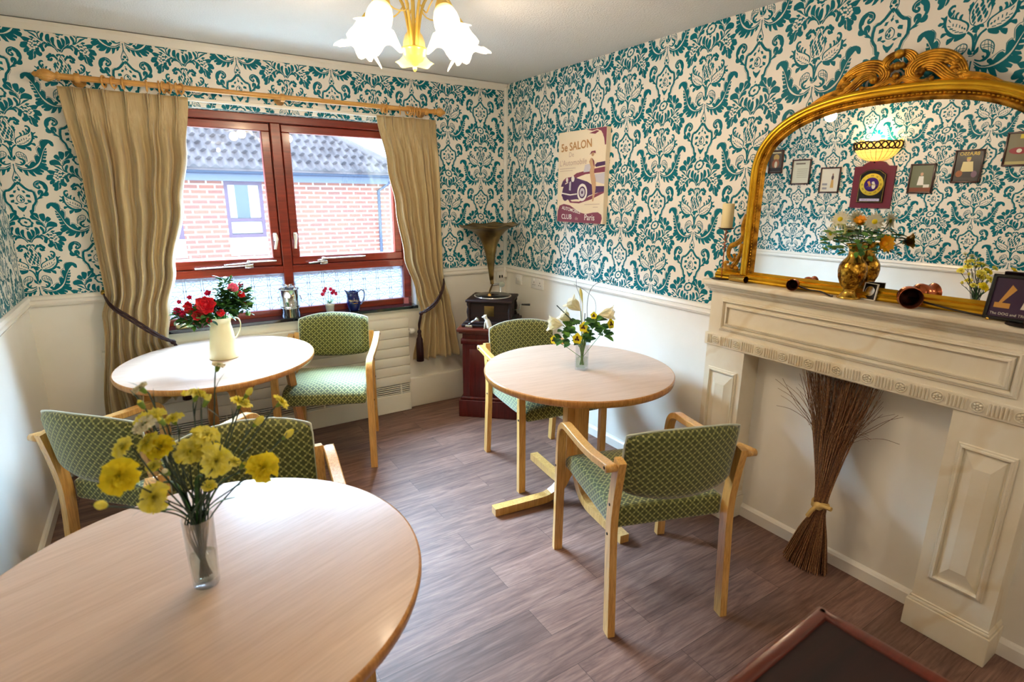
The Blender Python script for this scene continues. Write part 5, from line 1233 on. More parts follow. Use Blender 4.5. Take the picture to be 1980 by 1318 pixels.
for i, (x, y, z, r, c) in enumerate(CAMF):
    p = Vector((x, y, z)) - b0; mb = MB(); d = (view + (Vector((x, y, z)) - (JP + Vector((0, 0, .27)))).normalized() * .5).normalized()
    r *= 1.15; ruffled(mb, p, r, d, 5 if r > .03 else 4 if r > .015 else 2, 8 if r > .02 else 5, i)
    fo = mb.build('camellia', cols[c], CB)
    if c: lab(fo, 'pink camellia' if c == 2 else 'dark magenta camellia')
    MB().tube([p - d * r * .1, p - d * (r * .6 + .012) + Vector((0, 0, -.006))], .0022, 6).build('stem', M['leaf_dk'], fo)
mb = MB(); stems = MB()
tips = [(-.17, -.02, .13), (-.15, -.05, .10), (-.11, -.06, .15), (-.10, .02, .18), (-.06, -.07, .13), (-.03, .0, .20), (.045, 0, .30), (.07, -.05, .25), (.11, .02, .25), (.14, -.01, .20), (.13, -.05, .16), (0.02, -.08, .17), (-.13, .03, .15), (.05, .03, .22), (-.19, .0, .15), (-.08, -.03, .17), (.03, -.02, .25), (-.01, -.05, .18), (.09, .0, .22), (.15, .0, .25), (.10, -.04, .19), (.06, -.03, .15)]
for k, tp in enumerate(tips):
    tp = Vector(tp); rt = Vector((R.uniform(-.02, .02), R.uniform(-.02, .02), .02))
    C_ = catmull([rt, rt * .5 + Vector((0, 0, .10)) + tp * .2, (tp + Vector((0, 0, .02))) * .75 + Vector((0, 0, .03)), tp], 6)
    stems.tube(C_, .0018, 6)
    for q in range(44):
        f_ = .42 + .58 * q / 43; i = min(len(C_) - 2, int(f_ * (len(C_) - 1))); p = C_[i]; dd = (C_[i + 1] - C_[i]).normalized()
        a = q * 2.4; out = orient(dd) @ Vector((math.cos(a), math.sin(a), .6)); out.normalize()
        p = p + out * R.uniform(.0, .034)
        T = TR(p) @ orient(Vector((-out.x * .4, -out.y * .4, .8)) + Vector((R.uniform(-.5, .5), R.uniform(-.5, .5), 0)), out) @ RZ(R.uniform(-.5, .5) - PI / 2)
        leaf_shape(mb, R.uniform(.028, .046), R.uniform(.017, .025), R.uniform(.0, .35), T, 0 if R.random() < .6 else 1, 4, .12)
fo = mb.build('foliage', [M['leaf_dk'], M['leaf']], CB); stems.build('branch', M['leaf_dk'], CB)

# ------------------------------------------------------------------ square vase with lilies and pansies
VP = Vector((-.615, -1.700, TZ)); view = (CAMP - VP).normalized()
t = thing('square_vase', 'square clear glass vase of water on the pedestal table', 'vase', VP, math.radians(28))
def sqring(h0, h1, a, b): pass
mb = MB(); a = .026; z1 = .148
o_ = [(-a, -a), (a, -a), (a, a), (-a, a)]; w2 = a - .0035; i_ = [(-w2, -w2), (w2, -w2), (w2, w2), (-w2, w2)]
fl = 1.06
vs = [(x * .98, y * .98, 0) for x, y in o_] + [(x * fl, y * fl, z1) for x, y in o_] + [(x * fl, y * fl, z1) for x, y in i_] + [(x, y, .014) for x, y in i_]
mb.add(vs, [(3, 2, 1, 0)] + [(k, (k + 1) % 4, (k + 1) % 4 + 4, k + 4) for k in range(4)] + [(k + 4, (k + 1) % 4 + 4, (k + 1) % 4 + 8, k + 8) for k in range(4)] + [(k + 8, (k + 1) % 4 + 8, (k + 1) % 4 + 12, k + 12) for k in range(4)] + [(12, 13, 14, 15)])
mb.build('glass', M['vase_glass'], t)
MB().box((0, 0, .040), (w2 * 2 - .001, w2 * 2 - .001, .050)).build('water', M['water'], t)
ar = thing('flower_arrangement', 'artificial cream lilies and yellow pansies in the square glass vase', 'flowers', VP + Vector((0, 0, .03)))
b0 = VP + Vector((0, 0, .03))
def V(*p): return Vector(p) - b0
def lily(p0, p1, r, mats, sd=0):
    p0 = V(*p0); p1 = V(*p1); d = (p1 - p0); Ln = d.length * 1.15; T = TR(p0) @ orient(d)
    mb = MB(); rr = random.Random(sd)
    for k in range(6):
        vs = []; n = 8
        for i in range(n + 1):
            u = i / n; rad = .004 + .30 * r * u + r * 1.35 * max(0, u - .45) ** 1.4 * 1.5; zz = Ln * (u - .35 * max(0, u - .7) ** 1.0); hw = (.35 + .95 * math.sin(PI * min(1, u * .93))) * (.006 + r * .42 * math.sin(PI * min(1, (u * .97))) ** .8) * (1 if u < .999 else .2)
            for s_ in (-1, 0, 1): vs.append((s_ * hw, rad + (0 if s_ == 0 else -.0015 - .1 * hw), zz))
        fs = []
        for i in range(n): q = i * 3; fs += [(q, q + 1, q + 4, q + 3), (q + 1, q + 2, q + 5, q + 4)]
        mb.add(vs, fs, 0, True, T @ RZ(k * PI / 3 + rr.uniform(-.1, .1)))
    o = mb.build('lily', mats, ar)
    mb = MB()
    for k in range(5): mb.tube([(0, 0, Ln * .2), (.004 * math.cos(k), .004 * math.sin(k), Ln * .75)], .0008, 5, T=T)
    mb.build('stamen', M['yellow2'], o)
    MB().tube(catmull([p0, p0 * .6 + Vector((0, 0, .03)), Vector((0, 0, .06)), Vector((0, 0, .0))], 6), .0017, 6).build('stem', M['leaf'], o)
lily((-.691, -1.635, .946), (-.752, -1.592, .955), .040, M['pale'], 1)
lily((-.627, -1.690, 1.021), (-.672, -1.650, 1.072), .040, M['pale'], 2)
lily((-.655, -1.640, .965), (-.688, -1.615, 1.000), .036, M['pale'], 3)
lily((-.560, -1.748, 1.006), (-.508, -1.800, 1.018), .034, M['pale'], 4)
mb = MB(); p0, p1 = V(-.621, -1.695, 1.060), V(-.632, -1.685, 1.133); T = TR(p0) @ orient(p1 - p0); mb.lathe([(.0015, 0), (.004, .02), (.0075, .045), (.0065, .062), (.0001, .078)], 12, T); mb.tube([(0, 0, .0), p0 * .5, p0], .0016, 6); mb.build('lily_bud', mat('lily_bud_green', (214, 204, 110), rough=.5), ar)
def pansy(p, r, d):
    p = V(*p); T = TR(p) @ orient(d, (0, 0, 1)); mb = MB()
    for a, s_ in ((-.6, 1), (.6, 1), (-1.9, .95), (1.9, .95), (PI, 1.1)):
        leaf_shape(mb, r * s_, r * 1.05, -.08, T @ RZ(a + PI / 2) @ TR((0, 0, .001 * s_)), 0, 5, .06)
    o = mb.build('pansy', M['yellow2'], ar); mb = MB()
    for a in (-1.0, 1.0, PI): leaf_shape(mb, r * .52, r * .42, -.08, T @ TR((0, 0, .0045)) @ RZ(a + PI / 2), 0, 4, .06)
    mb.ball((0, 0, .004), r * .12, 8, T=T); mb.build('dark_eye', M['brown'], o)
    MB().tube([p - Vector(d).normalized() * .002, p * .5 + Vector((0, 0, .02)), Vector((0, 0, .03))], .0015, 6).build('stem', M['leaf'], o)
for p, r, d in (((-.622, -1.712, .942), .026, view + Vector((-.5, .2, 0))), ((-.645, -1.695, .883), .028, view + Vector((-.5, .1, -.1))), ((-.723, -1.607, .868), .022, view + Vector((-.9, .2, -.2))), ((-.582, -1.736, 1.000), .018, view), ((-.518, -1.788, .962), .026, view + Vector((.7, -.2, -.1))), ((-.610, -1.715, .912), .016, view + Vector((.2, 0, -.4)))): pansy(p, r, d)
mb = MB(); LC = [[-.662,-1.66,.94],[-.688,-1.638,.919],[-.698,-1.629,.878],[-.668,-1.655,.850],[-.596,-1.717,.895],[-.58,-1.73,.944],[-.563,-1.744,.977],[-.542,-1.763,.938],[-.54,-1.764,.906],[-.583,-1.727,.96],[-.653,-1.667,.956],[-.624,-1.693,.862],[-.601,-1.712,.875],[-.526,-1.776,.905],[-.675,-1.649,.899],[-.567,-1.741,.929],[-.608,-1.706,.911]]
for k, c in enumerate(LC):
    p = V(*c)
    for q in range(5):
        a = R.uniform(0, 2 * PI); d = Vector((p.x * 3 + math.cos(a) * .4, p.y * 3 + math.sin(a) * .4, R.uniform(-.2, .6)))
        T = TR(p + Vector((R.uniform(-.012, .012), R.uniform(-.012, .012), R.uniform(-.010, .010)))) @ orient(Vector((-d.x, -d.y, 1)) + view * .6, d) @ RZ(-PI / 2 + R.uniform(-.5, .5))
        leaf_shape(mb, R.uniform(.032, .050), R.uniform(.024, .036), R.uniform(0, .35), T, q % 2, 5, .15)
mb.build('foliage', [M['leaf_dk'], M['leaf']], ar)
for pts, r_ in (([(-.596, -1.716, .90), (-.604, -1.71, 1.061), (-.586, -1.724, 1.143), (-.539, -1.765, 1.173), (-.502, -1.796, 1.165)], .0013), ([(-.618, -1.698, .90), (-.63, -1.687, 1.075), (-.645, -1.674, 1.137), (-.648, -1.672, 1.175)], .0009), ([(-.585, -1.725, .95), (-.572, -1.737, 1.016), (-.578, -1.731, 1.078), (-.614, -1.70, 1.122), (-.656, -1.665, 1.152)], .0008), ([(-.640, -1.68, .95), (-.717, -1.613, 1.044)], .0028), ([(-.61, -1.70, .88), (-.612, -1.705, 1.01)], .002)):
    MB().tube(catmull([V(*p) for p in pts], 8), r_, 6).build('grass_blade', M['stem'], ar)
mb = MB()
for k in range(9): a = k * .7; mb.tube([(.010 * math.cos(a), .010 * math.sin(a), -.005), (.006 * math.cos(a + 2), .006 * math.sin(a + 2), .05), (.014 * math.cos(a + 1), .014 * math.sin(a + 1), .125)], .0022, 6)
mb.build('stalks', M['leaf'], ar)

# ------------------------------------------------------------------ glass of yellow carnations on the near table
CP = Vector((-2.343, -2.480, TZ))
t = thing('glass_tumbler', 'tall clear glass tumbler of water on the near table', 'vase', CP)
MB().lathe([(.0001, 0), (.0245, 0), (.0265, .003), (.0315, .165), (.0300, .165), (.0240, .016), (.0001, .014)], 40, caps=False).build('glass', M['vase_glass'], t)
MB().lathe([(.0001, .0145), (.0236, .0165), (.0262, .075), (.0001, .075)], 36, caps=False).build('water', M['water'], t)
BLM = [[-2.45,-2.635,1.089,.0271],[-2.336,-2.495,1.05,.0251],[-2.292,-2.555,1.042,.0261],[-2.206,-2.555,1.004,.0283],[-2.41,-2.575,1.004,.0223],[-2.388,-2.515,1.082,.0232],[-2.398,-2.455,1.129,.0223],[-2.413,-2.475,1.121,.0195],[-2.3,-2.495,1.083,.0237],[-2.288,-2.435,1.025,.0199],[-2.306,-2.415,1.15,.0221],[-2.222,-2.435,1.119,.0197],[-2.136,-2.425,1.095,.0174],[-2.412,-2.495,1.088,.0193],[-2.362,-2.445,1.112,.0172],[-2.448,-2.525,1.098,.0167],[-2.41,-2.395,1.17,.0147],[-2.254,-2.475,.997,.0155],[-2.302,-2.505,.996,.014],[-2.405,-2.495,1.032,.0126],[-2.313,-2.535,.98,.0121],[-2.258,-2.395,1.195,.0122]]
LBL = ['largest yellow carnation at the far left of the bunch, near the camera', 'open yellow carnation in the middle of the bunch', 'wide yellow carnation right of the middle of the bunch, below the upright one', 'large yellow carnation at the right of the bunch above the table edge', 'yellow carnation low at the left, over the table edge', 'deep yellow carnation left of the middle of the bunch', 'yellow carnation at the upper left, upper of a touching pair', 'pale yellow carnation at the upper left, lower of a touching pair', 'upright yellow carnation above the middle of the bunch', 'yellow carnation half hidden right of the middle flower', 'yellow carnation in front of the far table rim', 'yellow carnation facing up between the far table legs', 'yellow carnation at the far right against the armchair seat', 'pale yellow carnation left, just above the deep yellow one', 'funnel shaped yellow carnation beside a pale bud', 'small yellow carnation in front of the left armchair', 'small pale carnation at the upper left against the far table', 'small yellow carnation right of the centre cluster', 'small folded yellow carnation under the centre cluster', 'half open yellow carnation left of the centre stems', 'half open yellow carnation low at the centre of the bunch', 'white topped carnation highest in the bunch']
BUD = [[-2.484,-2.595,1.02,.0119],[-2.293,-2.445,1.131,.0084],[-2.209,-2.435,1.131,.0096],[-2.198,-2.455,1.067,.0115],[-2.137,-2.445,1.017,.0119],[-2.379,-2.475,1.115,.0067],[-2.409,-2.435,1.145,.0064],[-2.383,-2.525,1.025,.0078],[-2.243,-2.495,.989,.0064]]
BLB = ['yellow bud hanging lowest at the far left', 'yellow bud just right of the white topped carnation', 'green yellow bud behind the upward facing carnation', 'slim yellow bud on the right above the armchair back', 'yellow bud reaching furthest right over the armchair back', 'round green bud at the left of the funnel shaped carnation', 'small green white bud at the upper left', 'dark centred faded bloom left of the stems', 'tiny pale bud at the right of the centre cluster']
def neck_point(k, n):
    a = k * 2.39996; r_ = .024 * math.sqrt((k + .5) / n); return Vector((r_ * math.cos(a), r_ * math.sin(a), .155)), Vector((-r_ * .55 * math.cos(a), -r_ * .55 * math.sin(a), .022))
nC = len(BLM) + len(BUD)
M['calyx'] = mat('carnation_calyx', (120, 150, 60), rough=.5)
for k, (x, y, z, r) in enumerate(BLM + BUD):
    isb = k >= len(BLM); lbl = (LBL + BLB)[k]
    p = Vector((x, y, z)) - CP; nk, bt = neck_point(k, nC)
    t = thing('carnation', lbl, 'carnation', CP, 0, 'yellow carnations in the glass')
    up = (Vector((p.x, p.y, 0)) * 1.6 + Vector((0, 0, .16))); up.normalize()
    hd = (up * .8 + (Vector((-.2, -1, .35)) * .8 + Vector((R.uniform(-.35, .35), 0, R.uniform(-.1, .5))) if k in (0, 2, 3, 5, 1, 4) else Vector((R.uniform(-.2, .2), -.25, .2)))).normalized()
    base = p - hd * (r * .9 + .006)
    mid = nk.lerp(base, .55) + Vector((p.x * .05, p.y * .05, .015))
    C_ = catmull([bt, nk, mid, base - hd * .012, base], 7)
    st = MB().tube(C_, .0016, 6).build('stem', M['stem'], t)
    mb = MB()
    for q in range(2 + k % 3):
        i = int(len(C_) * (.48 + .15 * q)); 
        if i >= len(C_) - 2: break
        dd = (C_[i + 1] - C_[i]).normalized(); sd_ = dd.cross(Vector((math.cos(q * 2 + k), math.sin(q * 2 + k), 0))).normalized()
        leaf_shape(MB_ := MB(), R.uniform(.03, .055), .0034, R.uniform(.1, .5), TR(C_[i]) @ orient(sd_ * -1 + dd * .1, dd + sd_ * .5) @ RZ(-PI / 2), 0, 4, .1); MB_.build('leaf', M['stem'], st)
    T = TR(base) @ orient(hd)
    MB().lathe([(.0018, -.002), (.0045, .002), (.0055 + .02 * r, .010), (.0062 + .06 * r, .014 + .2 * r), (.0001, .014 + .2 * r)], 12, T, caps=False).build('calyx', M['calyx'], t)
    mb = MB(); mm = M['pale'] if k in (7, 16, 21, 29) else (M['yellow2'] if k in (5, 0, 3) else M['yellow'])
    if isb:
        mb.lathe([(.55 * r, 0), (.75 * r, r * .8), (.55 * r, r * 1.6), (.0001, r * 2.1)], 12, T @ TR((0, 0, .008)), caps=False)
    else:
        rr = random.Random(k); n_ = 9
        for l in range(5):
            kk = 1 - l * .17; tl = math.radians(rr.uniform(2, 14) + 15.5 * l)
            for q in range(n_ - l):
                a = 2 * PI * (q + .5 * (l % 2)) / (n_ - l) + rr.uniform(-.2, .2)
                vs = []; nu = 6; Lp = r * 1.2 * kk * rr.uniform(.62, 1.15); wp = r * 1.15 * kk
                for i in range(4):
                    u = i / 3
                    for j in range(nu + 1):
                        s_ = j / nu * 2 - 1; fr_ = (.006 if r > .02 else .003) * u * math.sin(j * 2.6 + k + q) * rr.uniform(.6, 1.2)
                        vs.append((s_ * wp * .5 * (.25 + .95 * u), Lp * u * (1 - .12 * s_ * s_) + (rr.uniform(-.0015, .0015) if i == 3 else 0), fr_ - .15 * Lp * u * u))
                mb.add(vs, [(i * (nu + 1) + j, i * (nu + 1) + j + 1, (i + 1) * (nu + 1) + j + 1, (i + 1) * (nu + 1) + j) for i in range(3) for j in range(nu)], 0, True, T @ TR((0, 0, .012 + r * .12)) @ RZ(a) @ RX(tl))
    mb.build('bud' if isb else 'bloom', mm, t)
# strap leaves at the neck of the bunch
for k, (tp, w_) in enumerate((((-.07, -.03, .215), .012), ((.05, .0, .25), .011), ((.095, .02, .235), .008), ((-.05, .03, .25), .012), ((.02, -.03, .27), .011), ((.075, -.03, .205), .007))):
    tp = Vector(tp); C_ = catmull([(0, 0, .06), (tp.x * .12, tp.y * .12, .155), (tp.x * .55, tp.y * .55, tp.z - .01), tp], 6)
    o = MB().sweep(C_, [(-w_ / 2, 0), (0, -.0012), (w_ / 2, 0), (0, .0006)], up=(0, 0, 1), scl=[.5 + .7 * math.sin(PI * min(1, i / (len(C_) - 1) * .95)) for i in range(len(C_))]).build('strap_leaf', M['leaf_dk']); o.location = CP
    tag(o, ['long dark blade leaf curving left out of the glass', 'upright dark blade leaf right of the stems', 'curled thin leaf reaching right over the table', 'dark blade leaf at the back left of the bunch', 'dark blade leaf standing in the middle of the bunch', 'short pointed leaf at the lower right of the bunch'][k], 'leaf')
# ------------------------------------------------------------------ things on the mantelshelf
SHZ = 1.190
def vbrass(): pass
t = thing('brass_vase', 'engraved brass vase standing on the mantelshelf before the mirror', 'vase', (-.112, -2.668, SHZ))
k_ = 1.0
pr = [(.0001, 0), (.040, 0), (.041, .004), (.034, .009), (.025, .020), (.021, .030), (.024, .036)]
MB().lathe(pr, 40, caps=False).build('foot', M['brass'], t)
MB().lathe([(.024, .036), (.036, .054), (.046, .080), (.0495, .105), (.047, .126), (.040, .140)], 48, caps=False).build('engraved_body', M['brass_eng'], t)
MB().lathe([(.040, .140), (.030, .152), (.024, .162), (.022, .178), (.024, .190), (.032, .203), (.037, .207), (.036, .209), (.029, .203), (.020, .185), (.018, .170), (.0001, .168)], 40, caps=False).build('neck', M['brass'], t)
ar = thing('silk_flowers', 'white daisies and yellow roses with green leaves in the brass vase', 'flowers', (-.112, -2.668, SHZ + .17)); b0 = Vector((-.112, -2.668, SHZ + .17))
vw = (CAMP - b0).normalized()
def V(*p): return Vector(p) - b0
def daisy(p, r, d):
    p = V(*p); r *= 1.15; T = TR(p) @ orient(d); mb = MB()
    for k in range(16): leaf_shape(mb, r * R.uniform(.9, 1.05), r * .30, R.uniform(-.1, .2), T @ RZ(k * PI / 8 + R.uniform(-.05, .05)), 0, 3, .1)
    o = mb.build('daisy', M['pale'], ar); MB().ball((0, 0, .001), r * .26, 10, T=T, sc=(1, 1, .5)).build('centre', M['yellow2'], o)
    MB().tube(catmull([p - Vector(d).normalized() * .002, p * .6 + Vector((0, 0, .0)), Vector((0, 0, .01)), Vector((0, 0, -.02))], 5), .0015, 6).build('stem', M['leaf_dk'], o)
daisy((-.13, -2.602, 1.486), .032, vw + Vector((0, .3, .2))); daisy((-.14, -2.580, 1.432), .030, vw + Vector((0, .9, -.2))); daisy((-.125, -2.722, 1.482), .032, vw + Vector((0, -.3, -.1)))
def rose(p, r, d, bud=False, nm='rose'):
    p = V(*p); T = TR(p) @ orient(d); mb = MB(); rr = random.Random(int(r * 9999))
    for l in range(4):
        for q in range(5):
            a = q * 2 * PI / 5 + l * .6
            leaf_shape(mb, r * 1.7 * (1 - .05 * l), r * (1.5 - .25 * l), .15 + .15 * l, T @ RZ(a) @ TR((0, r * (.10 - .02 * l), 0)) @ RX(math.radians(58 + 8 * l)), 0, 5, .25)
    mb.ball((0, 0, r * .7), r * .45, 8, T=T, sc=(1, 1, 1.3))
    o = mb.build('rose', M['orange'], ar)
    m2 = MB()
    for q in range(5): leaf_shape(m2, r * 1.0, r * .35, .2, T @ RZ(q * 2 * PI / 5) @ RX(math.radians(35)), 0, 3, .1)
    m2.tube(catmull([p, p * .7 - Vector((0, 0, .005)), p * .25, Vector((0, 0, -.02))], 5), .0018, 6); m2.build('calyx', M['leaf_dk'], o)
rose((-.15, -2.765, 1.405), .026, Vector((-.5, -.9, .15))); rose((-.115, -2.672, 1.468), .020, Vector((-.5, -.1, .6)))
mb = MB()
for k in range(95):
    a = R.uniform(0, 2 * PI); rr_ = R.uniform(.02, .088); z = R.uniform(.0, .085) - rr_ * .25
    p = Vector((max(-.06, min(.045, .8 * rr_ * math.cos(a))), 1.25 * rr_ * math.sin(a), z + .02)); d = Vector((p.x * 4, p.y * 4, R.uniform(-.1, .5)))
    leaf_shape(mb, R.uniform(.022, .040), R.uniform(.012, .022), R.uniform(0, .35), TR(p) @ orient(Vector((-d.x * .5, -d.y * .5, 1)) + vw * .5, d) @ RZ(-PI / 2 + R.uniform(-.6, .6)), k % 2, 4, .12)
mb.build('foliage', [M['leaf_dk'], M['leaf']], ar)
mb = MB()
for k in range(26):
    a = R.uniform(0, 6.28); p = V(-.14, -2.612, 1.448) + Vector((R.uniform(-.01, .01), .022 * math.cos(a), .022 * math.sin(a))); mb.ball(p, R.uniform(.003, .0048), 6)
mb.build('berries', mat('pale_green_berry', (200, 204, 130), rough=.5), ar)['kind'] = 'stuff'
def candlestick(loc, lb, lb2):
    t = thing('candlestick', lb, 'candlestick', loc)
    mb = MB().lathe([(.0001, 0), (.045, 0), (.045, .003), (.0001, .006)], 28, caps=False); mb.build('base', M['iron'], t)
    MB().tube([(0, 0, .004), (0, 0, .232)], .0022, 8).build('rod', M['copper'], t)
    mb = MB(); pts = [(.009 * math.cos(q * .5) * (1 - .3 * math.sin(q * .2)), .009 * math.sin(q * .5), .135 + q * .0017) for q in range(56)]; mb.tube(pts, .0018, 6); mb.build('wire_coil', M['copper'], t)
    MB().lathe([(.0001, .228), (.020, .229), (.036, .236), (.037, .238), (.020, .233), (.0001, .232)], 28, caps=False).build('drip_pan', M['iron'], t)
    c = thing('pillar_candle', lb2, 'candle', (loc[0], loc[1], loc[2] + .2325))
    MB().lathe([(.0255, 0), (.026, .002), (.026, .112), (.024, .115), (.008, .112), (.0001, .111)], 32).build('wax', M['candle'], c)
    MB().tube([(0, 0, .110), (.001, 0, .122)], .0012, 6).build('wick', M['dark'], c)
candlestick((-.100, -2.082, SHZ), 'thin twisted copper candlestick at the left end of the mantelshelf', 'cream pillar candle on the left candlestick')
candlestick((-.140, -3.200, SHZ), 'thin twisted copper candlestick at the right edge of the view on the mantelshelf', 'cream pillar candle on the right candlestick')
def measure(lb, mouth, d, r, length, bulb, handle, mats=(None, None)):
    t = thing('copper_ladle' if handle else 'brass_cylinder', lb, 'ladle' if handle else 'cylinder', mouth); d = Vector(d).normalized(); T = orient(d)
    if bulb:
        prof = [(.0001, -length), (bulb * .6, -length + .004), (bulb * .95, -length * .8), (bulb, -length * .62), (bulb * .88, -length * .42), (r * .78, -length * .26), (r * .85, -length * .12), (r, -.002), (r * 1.03, 0), (r * .98, 0)]
        ins = [(r * .98, 0), (r * .80, -length * .14), (r * .72, -length * .28), (bulb * .8, -length * .5), (bulb * .7, -length * .85), (.0001, -length * .93)]
    else:
        prof = [(.0001, -length), (r * .9, -length), (r, -length + .003), (r, -.006), (r * 1.06, -.003), (r * 1.06, 0), (r * .96, 0)]; ins = [(r * .96, 0), (r * .93, -length * .95), (.0001, -length * .96)]
    MB().lathe(prof, 36, T, caps=False).build('bowl', mats[0], t); MB().lathe(ins, 36, T, caps=False).build('inside', M['copper_dk'], t)
    if handle: MB().tube(catmull([Vector(p) - Vector(mouth) for p in handle], 6), .0035, 8).build('handle', M['iron'], t)
measure('large copper ladle lying on the mantelshelf with its dark mouth towards the room', (-.150, -2.893, SHZ + .038), (-.85, -.50, .02), .036, .078, .037, [(-.085, -2.86, SHZ + .03), (-.10, -2.95, SHZ + .018), (-.115, -3.05, SHZ + .010), (-.125, -3.155, SHZ + .006)], (M['copper'],))
measure('small copper ladle on the mantelshelf left of the brass vase', (-.152, -2.462, SHZ + .026), (-.85, -.30, .0), .023, .050, .022, [(-.105, -2.455, SHZ + .02), (-.118, -2.51, SHZ + .012), (-.128, -2.57, SHZ + .012), (-.14, -2.61, SHZ + .004), (-.142, -2.625, SHZ + .004)], (M['copper'],))
measure('brass shell cylinder lying at the left end of the mantelshelf', (-.128, -2.232, SHZ + .0165), (-.12, -1, .02), .0155, .088, 0, None, (M['brass'],))
t = thing('coin_frame', 'small framed silver medal leaning behind the brass vase', 'picture', (-.085, -2.728, SHZ), -PI / 2 - .25)
Tq = RX(math.radians(-8)); MB().box((0, 0, .032), (.052, .004, .064), T=Tq).build('mount', M['black'], t); 
for c_, d_ in (((0, -.0012, .0625), (.056, .006, .003)), ((0, -.0012, .0015), (.056, .006, .003)), ((-.0265, -.0012, .032), (.003, .006, .064)), ((.0265, -.0012, .032), (.003, .006, .064))): MB().box(c_, d_, T=Tq).build('border', M['gloss'], t)
MB().lathe([(.019, 0), (.019, .0015), (.016, .0022), (.0001, .0022)], 28, Tq @ TR((0, -.0022, .034)) @ RX(PI / 2)).build('medal', M['chrome'], t)
# framed print on the mantelshelf (right edge of the view)
M['print_dark'] = mat('print_dark_purple', (52, 24, 58), rough=.35); M['print_gold'] = mat('print_gold', (196, 140, 60), rough=.4); M['print_white'] = mat('print_white', (222, 214, 196), rough=.4)
t = thing('framed_print', 'black framed purple print standing at the right end of the mantelshelf', 'picture', (-.125, -3.165, SHZ + .004), -PI / 2 - .05)
W_, H_ = .150, .142; Tq = RX(math.radians(-9))
MB().box((0, .002, H_ / 2), (W_, .006, H_), T=Tq).build('print', M['print_dark'], t)
for c_, d_ in (((0, -.002, H_ - .005), (W_, .012, .010)), ((0, -.002, .005), (W_, .012, .010)), ((-W_ / 2 + .005, -.002, H_ / 2), (.010, .012, H_)), ((W_ / 2 - .005, -.002, H_ / 2), (.010, .012, H_))): MB().box(c_, d_, T=Tq, bev=.002, seg=1).build('frame_bar', M['black'], t)
mb = MB(); T2 = Tq @ TR((0, -.0014, 0)) @ RX(PI / 2)
mb.flat([(-.055, .038), (-.015, .038), (-.015, .054), (-.055, .054)], 0, T2); mb.flat([(-.045, .054), (-.038, .052), (-.008, .098), (-.022, .112)], .0001, T2); mb.build('gold_shape', M['print_gold'], t)
mb = MB(); mb.flat([(.012, .040), (.045, .040), (.050, .060), (.040, .090), (.022, .100), (.012, .088), (.018, .070)], 0, T2); text_mesh('The DOG and TRUMPET', .0115, T2 @ TR((0, .016, .0001)), mb); mb.build('pale_shape', M['print_white'], t)
for x in (-.06, .06): MB().ball((x, -.004, 0), .0055, 10).build('foot', M['brass'], t)

# ------------------------------------------------------------------ broom of twigs in the fireplace opening
t = thing('twig_broom', 'tall bundle of brown twigs tied with raffia leaning in the fireplace opening', 'twigs', (-.11, -2.66, 0)); b0 = Vector((-.11, -2.66, 0))
tie = Vector((-.115, -2.695, .312)); groups = [MB() for _ in range(6)]; rr = random.Random(5)
for k in range(430):
    a = rr.uniform(0, 2 * PI); q = math.sqrt(rr.uniform(0, 1)); cxx, syy = math.cos(a) * q, math.sin(a) * q
    foot = Vector((-.100 + .055 * cxx - .012, -2.668 + .098 * syy, .002 + .012 * (1 - q)))
    foot.x = min(foot.x, -.022)
    mid = tie + Vector((.020 * math.cos(a + .5) * q, .026 * math.sin(a + .5) * q, 0))
    up1 = Vector((-.075 + .038 * math.cos(a + 1.0) * q, -2.678 + .075 * math.sin(a + 1.0) * q, .58))
    wild = rr.random() < .13
    top = Vector((min(-.008, -.060 + .045 * math.cos(a + 1.2) * q + rr.uniform(-.02, .02)), -2.665 + (.165 if not wild else .28) * math.sin(a + 1.2) * q + rr.uniform(-.02, .02), rr.uniform(.78, .95) - (.10 if wild else 0)))
    top.x = max(top.x, -.108)
    C_ = catmull([foot, foot.lerp(mid, .5), mid, up1, up1.lerp(top, .55) + Vector((0, (rr.uniform(-.01, .01)), 0)), top + Vector((0, 0, -.06 if wild and rr.random() < .6 else 0))], 4)
    groups[k % 6].tube([p - b0 for p in C_], .0017, 4, scl=[1.1 - .65 * i / (len(C_) - 1) for i in range(len(C_))])
tw = MB()
for gi, g in enumerate(groups): tw.add(g.v, g.f, 1 if gi % 3 == 0 else 0, True)
tw.build('twigs', [M['twig'], M['twig_lt']], t)['kind'] = 'stuff'
mb = MB(); tc = tie - b0
for z_, s_ in ((0, 1), (.008, 1.02), (-.007, 1.0)): mb.tube([tc + Vector((.024 * s_ * math.cos(q), .031 * s_ * math.sin(q), z_ + .006 * math.sin(q * 2))) for q in [2 * PI * j / 24 for j in range(24)]], .005, 6, closed=True)
mb.ball(tc + Vector((-.026, -.004, .0)), .018, 10, sc=(.7, 1.2, 1)); mb.tube(catmull([tc + Vector((-.028, -.004, 0)), tc + Vector((-.032, -.03, .012)), tc + Vector((-.034, -.062, .016))], 5), .009, 6, scl=None); mb.tube(catmull([tc + Vector((-.030, 0, 0)), tc + Vector((-.036, .014, -.028)), tc + Vector((-.038, .026, -.058))], 5), .009, 6)
mb.build('raffia_tie', M['raffia'], t)

